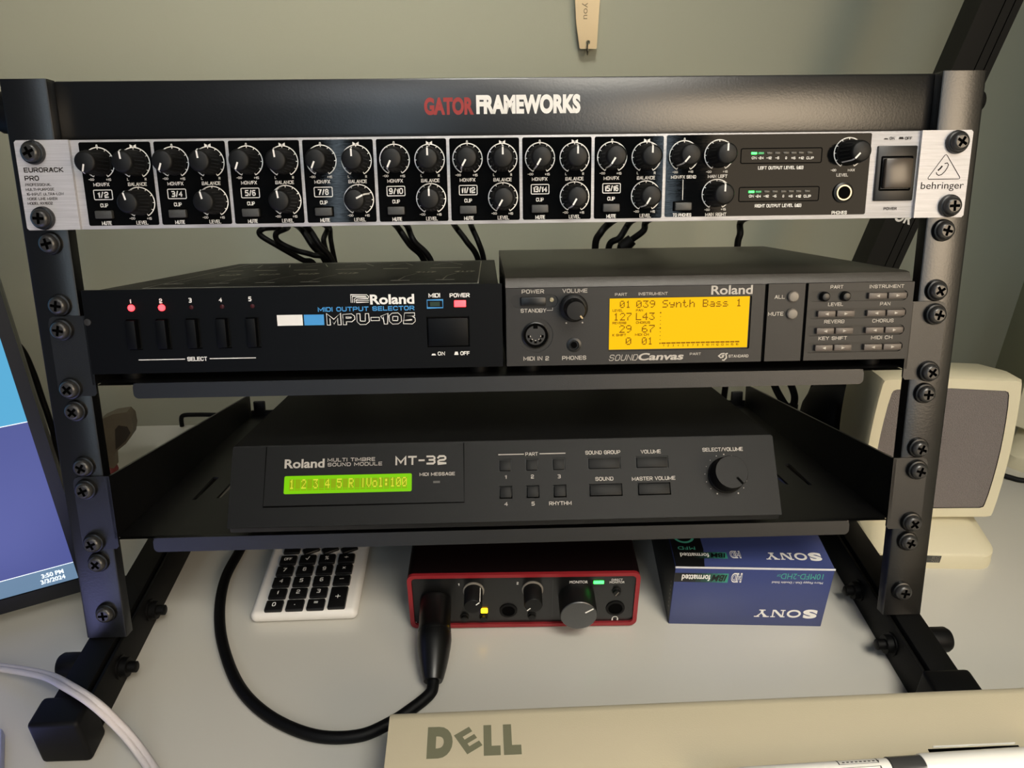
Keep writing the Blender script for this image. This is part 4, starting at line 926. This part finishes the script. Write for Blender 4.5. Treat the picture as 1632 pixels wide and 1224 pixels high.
part('black_side', b, bx, 'black printed end face')

# ------------------------------------------------------------------ speakers
def speaker(o, yaw, label):
    FS = frame(o, yaw); t = thing('computer_speaker', label, 'speaker', (0, 0, 0), FS, 'cream computer speakers')
    MB_ = FS @ Matrix.Translation((0, 22, 25)) @ Matrix.Rotation(radians(-9), 4, 'X')
    def outl(ins, k=1.0):
        L, n = [], 8
        hw = lambda u: (46.5 + 4.2 * sin(pi * (.15 + .75 * u)) - 1.0) * k - ins
        Hh = 104 * k; zo = (104 - Hh) / 2
        right = [(hw(u), zo + ins + (Hh - 2 * ins) * u) for u in [i / n for i in range(n + 1)]]
        r = 4 if ins == 0 else 3
        right = [(right[0][0] - r, right[0][1])] + [(right[0][0] - .6, right[0][1] + .9)] + [(right[0][0], right[0][1] + r)] + right[1:-1] + [(right[-1][0], right[-1][1] - r), (right[-1][0] - .9, right[-1][1] - .9), (right[-1][0] - r, right[-1][1])]
        right.insert(0, (0, right[0][1] - 1.5 * (k if ins == 0 else .7))); right.append((0, right[-1][1] + 2.0 * (k if ins == 0 else .7)))
        return right + [(-x, z) for x, z in right[::-1] if abs(x) > 1e-6]
    b = B(MB_); A = outl(0); n = len(A); rings = [(A, 1.5), (outl(1.2), 0)]
    vs = [(x, y, z) for pl, y in ((outl(1.5), 0), (A, 2.5), (A, 20), (outl(2, .97), 45), (outl(6, .80), 86), (outl(10, .6), 92)) for x, z in pl]
    m_ = len(vs) // n
    fs = [(r_ * n + i, (r_ + 1) * n + i, (r_ + 1) * n + (i + 1) % n, r_ * n + (i + 1) % n) for r_ in range(m_ - 1) for i in range(n)]
    fs.append(tuple(range((m_ - 1) * n, m_ * n)))
    b.add(vs, fs, cream); P = Panel(b, (0, 0, 0), X, Z, 0); P.plate(outl(1.5), [(outl(8.2), 1.4, hole_m)], cream); part('cabinet', b, t)
    b = B(MB_); P = Panel(b, (0, 0, 0), X, Z, 0); g = outl(8.5); P.poly(g, grille_m, -.5); part('grille', b, t)
    b = B(FS); pr = [(-4, 0), (-5, 3), (-4, 11), (-1, 14), (40, 21), (78, 26), (82, 20), (82, 0)]
    ft = rrect(-44, 44, -3, 86, 12, 5)
    n = len(ft); zt = lambda y: 13 + 9 * max(0, min(1, y / 60))
    vs = [(x, y, 0) for x, y in ft] + [(x, y, 4) for x, y in ft] + [(x * .985, y * .98, 4.4) for x, y in ft] + [(x * .975, y * .97, zt(y) - 2) for x, y in ft] + [(x * .94, y * .95 + 1.5, zt(y)) for x, y in ft]
    vs += [(x * .66, 44 + (y - 44) * .5 + 14, 22.5) for x, y in ft]
    fs = [(r_ * n + i, r_ * n + (i + 1) % n, (r_ + 1) * n + (i + 1) % n, (r_ + 1) * n + i) for r_ in range(5) for i in range(n)] + [tuple(range(n))[::-1], tuple(range(5 * n, 6 * n))]
    b.add(vs, fs, cream); b.cyl((0, 52, 20), (0, 55, 34), 16, cream, 28); part('base', b, t)
    b = B(FS); P = Panel(b, (2.5, -2.95, 8.6), X, Z, .3); P.rect(-11, 1.2, -3.0, 3.0, mat('badge_grey', (58, 60, 58), .3)); P.rect(-10.6, .8, -.1, .1, halo_m, .4)
    P.stext('EC', -5, .2, 1.5, 1.9, halo_m, .18, e=.4); P.stext('NG', -5, .2, -1.5, 1.9, halo_m, .18, e=.4); part('badge', b, t)
    return t
speaker((296.5, 0.5, 0), -4, 'cream desktop speaker with grey grille behind right rail of rack')
speaker((451, 92, 0), -45, 'cream speaker at far right edge, behind the other cream speaker')

# ------------------------------------------------------------------ keyboard
KZ = 40
ka, kc_ = wz(622, 1134, KZ), wz(1632, 1092, KZ)
FK = frame((ka.x, ka.y, 0), math.degrees(math.atan2(kc_.y - ka.y, kc_.x - ka.x)))
kb = thing('keyboard', 'cream computer keyboard at bottom right, its blank back strip showing', 'keyboard', (200, -80, 0), FK)
b = B(FK); b.prism([(0, 12), (.3, KZ - 5), (-.4, KZ - 1.6), (-2.2, KZ - .3), (-5, KZ), (-55, KZ), (-160, 22), (-161, 6)], (0, 0, 0), Y, Z, (456, 0, 0), kb_m); b.box((6, -14, 0), (26, -3, 14), kb_m, 1); b.box((430, -14, 0), (450, -3, 14), kb_m, 1); b.box((6, -158, 0), (450, -150, 8), kb_m, 1); P = Panel(b, (0, 0, KZ), X, Y, .12)
kd = lambda x: 600 + x / 1.5814
jd = lambda y: 1060 + y / 1.5814
dd = lambda *q: [P.p(kd(x), jd(y)) for x, y in q]
def glyph(t, xl, xr, cy, h): P.T(t, kd(xl), kd(xr), jd(cy), h / 1.5814, olive_p, .09)
glyph('D', 128, 192, 195, 62); glyph('L', 270, 312, 189, 60); glyph('L', 320, 364, 187, 60)
e0 = V(P.p(kd(231), jd(190))); rot_ = radians(32)
hE, wE, tE = 12.4, 8.6, 3.1
x_ = (-wE / 2, -wE / 2 + tE, wE / 2); y_ = (-hE / 2, -hE / 2 + tE, -tE * .42, tE * .42, hE / 2 - tE, hE / 2)
E_ = [(x_[0], y_[0]), (x_[2], y_[0]), (x_[2], y_[1]), (x_[1], y_[1]), (x_[1], y_[2]), (x_[2], y_[2]), (x_[2], y_[3]), (x_[1], y_[3]), (x_[1], y_[4]), (x_[2], y_[4]), (x_[2], y_[5]), (x_[0], y_[5])]
P.poly([tuple(e0 + V((x * cos(rot_) - y * sin(rot_), x * sin(rot_) + y * cos(rot_)))) for x, y in E_], olive_p)
part('housing', b, kb)
a = P.p(1476, 1190); c = P.p(1620, 1184); b = B(FK); b.box((a[0], a[1] - 9, KZ - 1), (c[0], a[1] - 1.4, KZ + .3), hole_m, .2); b.box((a[0] + 3, a[1] - .9, KZ - .2), (c[0] - 1, a[1] - .1, KZ + .7), pen_m, .2); part('indicator_window', b, kb)
for r_ in range(2):
    for k in range(22):
        x = 10 + k * 19.4; y = -66 - r_ * 24; z = KZ - (-y - 55) * .171; part('key', B(FK).box((x, y - 9, z - 2), (x + 17.5, y + 9, z + 7), kb_m, 2), kb)

# ------------------------------------------------------------------ pen
a, c = wz(1190, 1243, KZ + 5.6), wz(1700, 1211, KZ + 5.6)
pn = thing('marker_pen', 'white marker pen with dark band lying across the cream keyboard', 'pen', (a + c) / 2 - Z * 5.5)
d = (c - a).normalized(); Lp = (c - a).length; tb = (wz(1412, 1224, KZ + 5.6) - a).length; te = (wz(1466, 1222, KZ + 5.6) - a).length
b = B(); b.lathe(a, d, [(2, -16), (4.6, -12), (5.3, -2), (5.4, 0), (5.4, tb)], pen_m, 36)
up = Z - d * Z.dot(d); up.normalize(); sd_ = d.cross(up)
tl = (wz(1333, 1218, KZ + 9) - a).dot(d); tr = (wz(1398, 1216, KZ + 9) - a).dot(d)
for l0, l1, w0, w1 in ((tl, tr, 24, 25), (tl, tr, 62, 63), ):
    pass
def onpen(l, ang_): return a + d * l + (up * cos(radians(ang_)) - sd_ * sin(radians(ang_))) * -5.48 if False else a + d * l + (up * cos(radians(ang_)) + sd_ * sin(radians(ang_))) * 5.5
def penstrip(l0, l1, a0, a1):
    n = 5; vs = []
    for i in range(n + 1): t_ = a0 + (a1 - a0) * i / n; vs += [onpen(l0, t_), onpen(l1, t_)]
    b.add(vs, [(2 * i, 2 * i + 1, 2 * i + 3, 2 * i + 2) for i in range(n)], dark_p)
for s in (1, -1):
    penstrip(tl, tr, s * 8, s * 10); penstrip(tl, tl + .5, s * 10, s * 50); penstrip(tr - .5, tr, s * 10, s * 50)
    for k in range(9): penstrip(tl + 2 + k * 2, tl + 3.2 + k * 2, s * 18, s * 25)
part('barrel', b, pn)
part('band', B().lathe(a, d, [(5.5, tb), (5.9, tb + .5), (5.9, te - .5), (6.0, te)], band_m, 36), pn)
b = B(); b.lathe(a, d, [(6.3, te), (6.5, te + 1), (6.5, Lp - 3), (5, Lp), (0, Lp)], pen_m, 36); part('cap', b, pn)

# ------------------------------------------------------------------ monitor at left
FM = Matrix.Translation((-270, -13.5, 13)) @ Matrix.Rotation(radians(24.1), 4, 'Z') @ Matrix.Rotation(radians(-7), 4, 'X')
mo = thing('monitor', 'black framed monitor with lit screen cut off at left edge', 'monitor', (-260, 100, -13), FM)
MO_W = 520
b = B(FM); R = Panel(b, (0, 0, 0), X, Z, 0)
c1, c2, c3_ = R.p(42, 673), R.p(100, 834), R.p(0, 545); sx = (c1[0] + c2[0] + c3_[0]) / 3; sz = (R.p(0, 958.8)[1] + R.p(114.4, 924)[1]) / 2
R.plate([(-MO_W, 0), (0, 0), (0, 312), (-MO_W, 312)], [([(-MO_W - sx, sz), (sx, sz), (sx, 312 + sx), (-MO_W - sx, 312 + sx)], 1.5, hole_m)], bezel_m, 5)
b.box((-MO_W + 1, 4, 1), (-1, 22, 311), bezel_m, 3); part('housing', b, mo)
b = B(FM); D = Panel(b, (0, 1.3, 0), X, Z, 0); zt = (D.p(0, 929.4)[1] + D.p(112, 896)[1]) / 2; zc = (D.p(0, 683)[1] + D.p(42, 672)[1]) / 2
xl = -MO_W - sx
D.rect(xl, sx, sz, zt, scr_bar); D.rect(xl, sx, zt + .5, zc, scr_blue); D.rect(xl, sx, zc + .5, 312 + sx, scr_cyan); D.rect(xl, sx, zt, zt + .5, scr_white); D.rect(xl, sx, zc, zc + .5, scr_white)
D.eps = .05; D.rect(-440, -72, 60, 285, scr_glow)  # added glow patch out of view, throws lavender light on the desk
D.eps = .1; kz = lambda x: x / 12.24
jz = lambda y: 880 + y / 12.24
D.T('3:50 PM', kz(808), kz(1236), jz(478), 6.4, scr_white, .03, py2=jz(362)); D.T('3/3/2024', kz(795), kz(1272), jz(592), 6.4, scr_white, .03, py2=jz(468))
part('screen', b, mo)
b = B(FM); b.box((-300, 24, 40), (-220, 40, 160), bezel_m, 4); part('stand_neck', b, mo)
b = B(); o = FM @ V((-260, 60, 0)); b.box((o.x - 110, o.y - 70, 0), (o.x + 110, o.y + 60, 8), bezel_m, 3); b.cyl((o.x, o.y, 6), (o.x, o.y, 90), 20, bezel_m); part('stand_base', b, mo)

# ------------------------------------------------------------------ tablet, only its edge in the picture
e0_, e1_ = wz(3, 1158, 7), wz(1, 1224, 7)
tbm = frame((e0_.x, e0_.y, 0), math.degrees(math.atan2(e0_.y - e1_.y, e0_.x - e1_.x)) - 90)
tb_ = thing('tablet', 'pale blue tablet edge at the lower left corner of picture', 'tablet', (-80, -110, 0), tbm)
part('shell', B(tbm).box((-170, -230, 0), (0, 0, 7), tab_m, 1.5), tb_)
part('screen', B(tbm).box((-165, -225, 6.6), (-2, -3, 7.2), tab_scr), tb_, 'lit lavender screen')

# ------------------------------------------------------------------ boom arm
def ay(px, py): return wy(px, py, 196)
arm = thing('boom_arm', 'black boom arm slanting up behind the right side of rack', 'arm', (290, 196, 0))
pa, pb_ = ay(1392, 430), ay(1585, 0); dv = (pb_ - pa).normalized(); pe = pb_ + dv * 160; ps_ = pa - dv * 25
b = B(); wv = V((dv.z, 0, -dv.x)); 
def bar(b, p, q, u0, u1, v0, v1, m_):
    vs = [e + wv * u + Y * v for e in (p, q) for u, v in ((u0, v0), (u1, v0), (u1, v1), (u0, v1))]
    b.add(vs, [(0, 1, 2, 3), (7, 6, 5, 4), (0, 4, 5, 1), (1, 5, 6, 2), (2, 6, 7, 3), (3, 7, 4, 0)], m_)
bar(b, ps_, pe, -14.5, 1.5, -10, 12, arm_m); bar(b, ps_, pe, 2.3, 8.5, -10, 12, arm_m); bar(b, ps_, pe, 9.3, 14.5, -10, 12, arm_m); bar(b, ps_, pe, 1.5, 9.3, -8, 12, arm_m)
q = Panel(b, ay(1432, 341) + V((0, -10, 0)), wv, dv, .15)
q.text('OR', -8, 7, 0, 8, white_p, .03, rot=radians(-4))
part('arm_tube', b, arm)
b = B(); b.cyl(ps_, ay(1290, 655), 11, arm_m, 24, 7); b.cyl(ay(1290, 655), V((ay(1290, 655).x - 4, 196, 6)), 5, arm_m, 20); part('lower_shaft', b, arm)
b = B(); b.lathe((302, 176, 0), Z, [(34, 0), (34, 6), (33, 22), (28, 38), (17, 50), (0, 54)], rubber, 32); part('base', b, arm)

# ------------------------------------------------------------------ cables behind the mixer
cw = 'black cables hanging behind the mixer'
def cable(label, pts, sc_, off, r=2.3, yw=264, plug=None, tail=True, jx=0):
    P_ = [wy(off[0] + x / sc_, off[1] + y / sc_, yw + dy) for x, y, dy in pts]
    top = P_[0]; P_ = [MR @ V((top.x * .90 + 2 + jx, 128.2, -22)), MR @ V((top.x * .94 + jx * .8, 170, -40))] + P_
    e = P_[-1]
    if tail: P_ += [V((e.x + 6, e.y, e.z - 50)), V((e.x + 8, e.y, -20))]
    t = thing('hanging_cable', label, 'cable', (e.x, yw, 0), MW, cw)
    part('cord', B().tube(P_, r * 1.15, rubber, 10, 8), t)
    b = B(); a_ = P_[0]; b.cyl(a_, a_ + (MR.to_3x3() @ Y) * 22, 4.2, rubber, 14); part('plug', b, t)
    if plug:
        u_, w_ = [wy(off[0] + x / sc_, off[1] + y / sc_, yw - 8) for x, y in plug]; b = B(); b.cyl(u_, w_, 5.2, rubber, 16, 6.4); part('coupler', b, t)
o1, o2 = (400, 340), (920, 340)
cable('black cable with the widest loop, leftmost below mixer', [(180, 84, 0), (80, 100, 0), (60, 140, 0), (180, 215, 0), (330, 300, 0), (420, 350, 0)], 4.08, o1, 2.2)
cable('black looped cable second from left below mixer', [(240, 84, -7), (165, 130, -7), (180, 185, -7), (290, 240, -7), (400, 270, -7), (500, 320, -7)], 4.08, o1, 2.2)
cable('straight slanting black cable just right of the two loops', [(308, 84, 7), (400, 210, 7), (490, 330, 7)], 4.08, o1, 2.4)
cable('slanting black cable under mixer buttons marked 7/8', [(360, 84, -14), (440, 200, -14), (535, 330, -14)], 4.08, o1, 2.4)
cable('steep black cable crossing another below the 7/8 level knob', [(492, 84, 14), (472, 170, 14), (490, 250, 14), (512, 330, 14)], 4.08, o1, 2.1)
cable('steep black cable right of the tangle under channel 7/8', [(505, 84, 21), (520, 180, 21), (550, 330, 21)], 4.08, o1, 2.0, jx=9)
cable('left one of two merging cables under channel 9/10', [(945, 80, 3), (1030, 200, 3), (1130, 320, 3)], 4.08, o1, 2.5)
cable('right one of two merging cables under channel 9/10', [(1015, 80, -3), (1060, 180, -3), (1175, 320, -3)], 4.08, o1, 2.4)
cable('left one of two cables meeting below channel 11/12', [(1325, 78, 4), (1400, 180, 4), (1480, 310, 4)], 4.08, o1, 2.3)
cable('right one of two cables meeting below channel 11/12', [(1430, 75, -5), (1480, 190, -5), (1515, 310, -5)], 4.08, o1, 2.2)
cable('curved black cable under channel 15/16, left of the coupler', [(300, 70, 0), (205, 165, 0), (155, 305, 0)], 5.44, o2, 2.8)
cable('straight black cable passing beside the coupler under channel 15/16', [(465, 70, 6), (370, 210, 6), (270, 310, 6)], 5.44, o2, 2.6)
cable('bowed black cable with thick coupler under channel 15/16', [(600, 70, -8), (575, 150, -8), (470, 230, -8), (370, 310, -8)], 5.44, o2, 2.5, plug=((475, 228), (390, 300)))
cable('lone upright black cable right of the others under mixer', [(1435, 55, 0), (1412, 180, 0), (1388, 300, 0)], 5.44, o2, 2.6)

# ------------------------------------------------------------------ loose cables
def loose(name, label, pts, r, m_, cat='cable', two=False):
    b = B()
    if two:
        for s in (-1, 1): b.tube([p + V((s * 1.0, s * .9, 0)) for p in pts], r, m_, 10, 10)
    else: b.tube(pts, r, m_, 10, 10)
    c = sum((V(p) for p in pts), V()) / len(pts); c.z = 0
    return solo(name, b, label, cat, tuple(c))
loose('braided_cable', 'white braided cable crossing over the left rack foot', [wz(-60, 1062, 3), wz(0, 1064, 6), wz(70, 1076, 18), wz(108, 1094, 33), wz(150, 1121, 33), wz(190, 1158, 17), wz(222, 1196, 7), wz(250, 1240, 3.4), wz(275, 1300, 3)], 1.75, cord_w, two=True)
loose('power_cord', 'black cord between monitor frame and left rack rail', [wy(4, 530, 110), wy(34, 556, 110), wy(52, 592, 110), wy(66, 632, 110), wy(85, 690, 110), wz(100, 760, 2), V((-360, 190, 2))], 2.2, rubber)
loose('power_cord', 'black cord on the desk at right edge of picture', [wz(1597, 757, 2.4), wz(1610, 761, 2.4), wz(1635, 766, 2.4), V((455, 92, 2.4)), V((480, 95, 2.4))], 2.2, rubber)
for lab, pts in (('black cord hanging left of another behind lower shelf at right', [(1226, 590), (1236, 618), (1248, 640), (1262, 662)]), ('black cord hanging beside the boom arm behind lower shelf', [(1250, 590), (1264, 622), (1266, 640), (1258, 664)])):
    P_ = [wy(x, y, 222) for x, y in pts]; loose('power_cord', lab, P_ + [V((P_[-1].x, 222, -30)), V((P_[-1].x, 222, -400))], 3.4, rubber)

# ------------------------------------------------------------------ hanging tag, tool, clip
YT = 341
tg = thing('key_tag', 'pale brass key tag hanging against the wall above rack', 'key tag', (68, YT, 300))
b = B(); P = Panel(b, (0, YT, 0), X, Z, .15); kt = lambda x: 840 + x / 8.16
jt = lambda y: y / 8.16
o_ = [P.p(kt(x), jt(y)) for x, y in ((625, 0), (640, 300), (683, 620), (695, 636), (895, 636), (907, 620), (925, 330), (948, 0))]
top = o_[0][1]; o_ = [(o_[0][0] + 1.5, top + 60), (o_[0][0] - 1, top + 50)] + o_ + [(o_[-1][0] + 1, top + 50), (o_[-1][0] - 1.5, top + 60)]
hc = P.p(kt(793), jt(553)); h2 = ((o_[0][0] + o_[-1][0]) / 2, top + 54)
P.plate(o_[::-1] if False else o_, [(circ(*hc, 1.9, 20), 2, wall_m), (circ(*h2, 2.5, 20), 2, wall_m)], gold_m, 2)
a, c = P.p(kt(768), jt(45)), P.p(kt(780), jt(240)); P.text('you', (a[0] + c[0]) / 2 - 6.4, (a[0] + c[0]) / 2 + 6.4, (a[1] + c[1]) / 2, 5, mat('etched_brass', (140, 122, 92), .5), .0, rot=-pi / 2)
part('plate', b, tg)
b = B(); n_ = 28; rr = 4.6; cz = hc[1] - 4.8
b.tube([(hc[0] + .9 * sin(2 * pi * i / n_) * .8, YT + 1 + rr * sin(2 * pi * i / n_) * .75, cz + rr * 1.15 * cos(2 * pi * i / n_)) for i in range(n_ + 1)], .62, steel_m, 8, 2); part('ring', b, tg)
b = B(); b.cyl((h2[0], 350, h2[1] + 1.5), (h2[0], YT - 3, h2[1] + 1.5), .9, steel_m, 12); part('nail', b, tg)

to = thing('hand_tool', 'worn grey steel tool with dark red grip standing behind left rail', 'tool', (-330, 140, 0))
def tp(px, py): w_ = wy(px, py, 140); return (w_.x, w_.z)
sh = [tp(x, y) for x, y in ((158, 742), (157, 715), (150, 690), (152, 676), (166, 664), (184, 656), (205, 653), (212, 660), (215, 676), (213, 690), (204, 703), (188, 716), (184, 722), (185, 742))]
b = B(); b.prism(sh, (0, 136, 0), X, Z, (0, 9, 0), tool_m)
b.prism([tp(x, y) for x, y in ((187, 680), (192, 674), (206, 676), (211, 686), (204, 698), (188, 712))], (0, 135.4, 0), X, Z, (0, 2, 0), mat('dark_tool_jaw', (52, 46, 40), .6)); part('head', b, to)
a = tp(171, 742); b = B(); b.lathe((a[0], 140.5, a[1] + 1), -Z, [(6, 0), (7, 2), (7.5, max(6, a[1] - 4)), (6.5, a[1] + 1)], grip_m, 20); part('grip', b, to)

cl = thing('desk_clip', 'small black bent clip standing on the rear desk edge', 'clip', (-290, 210, 0))
def cp(px, py): return wy(px, py, 207)
b = B(); b.tube([cp(290, 679), cp(289, 667), cp(293, 662), cp(310, 661), cp(335, 661), cp(360, 662)], 2.0, rubber, 10); part('bent_bar', b, cl)
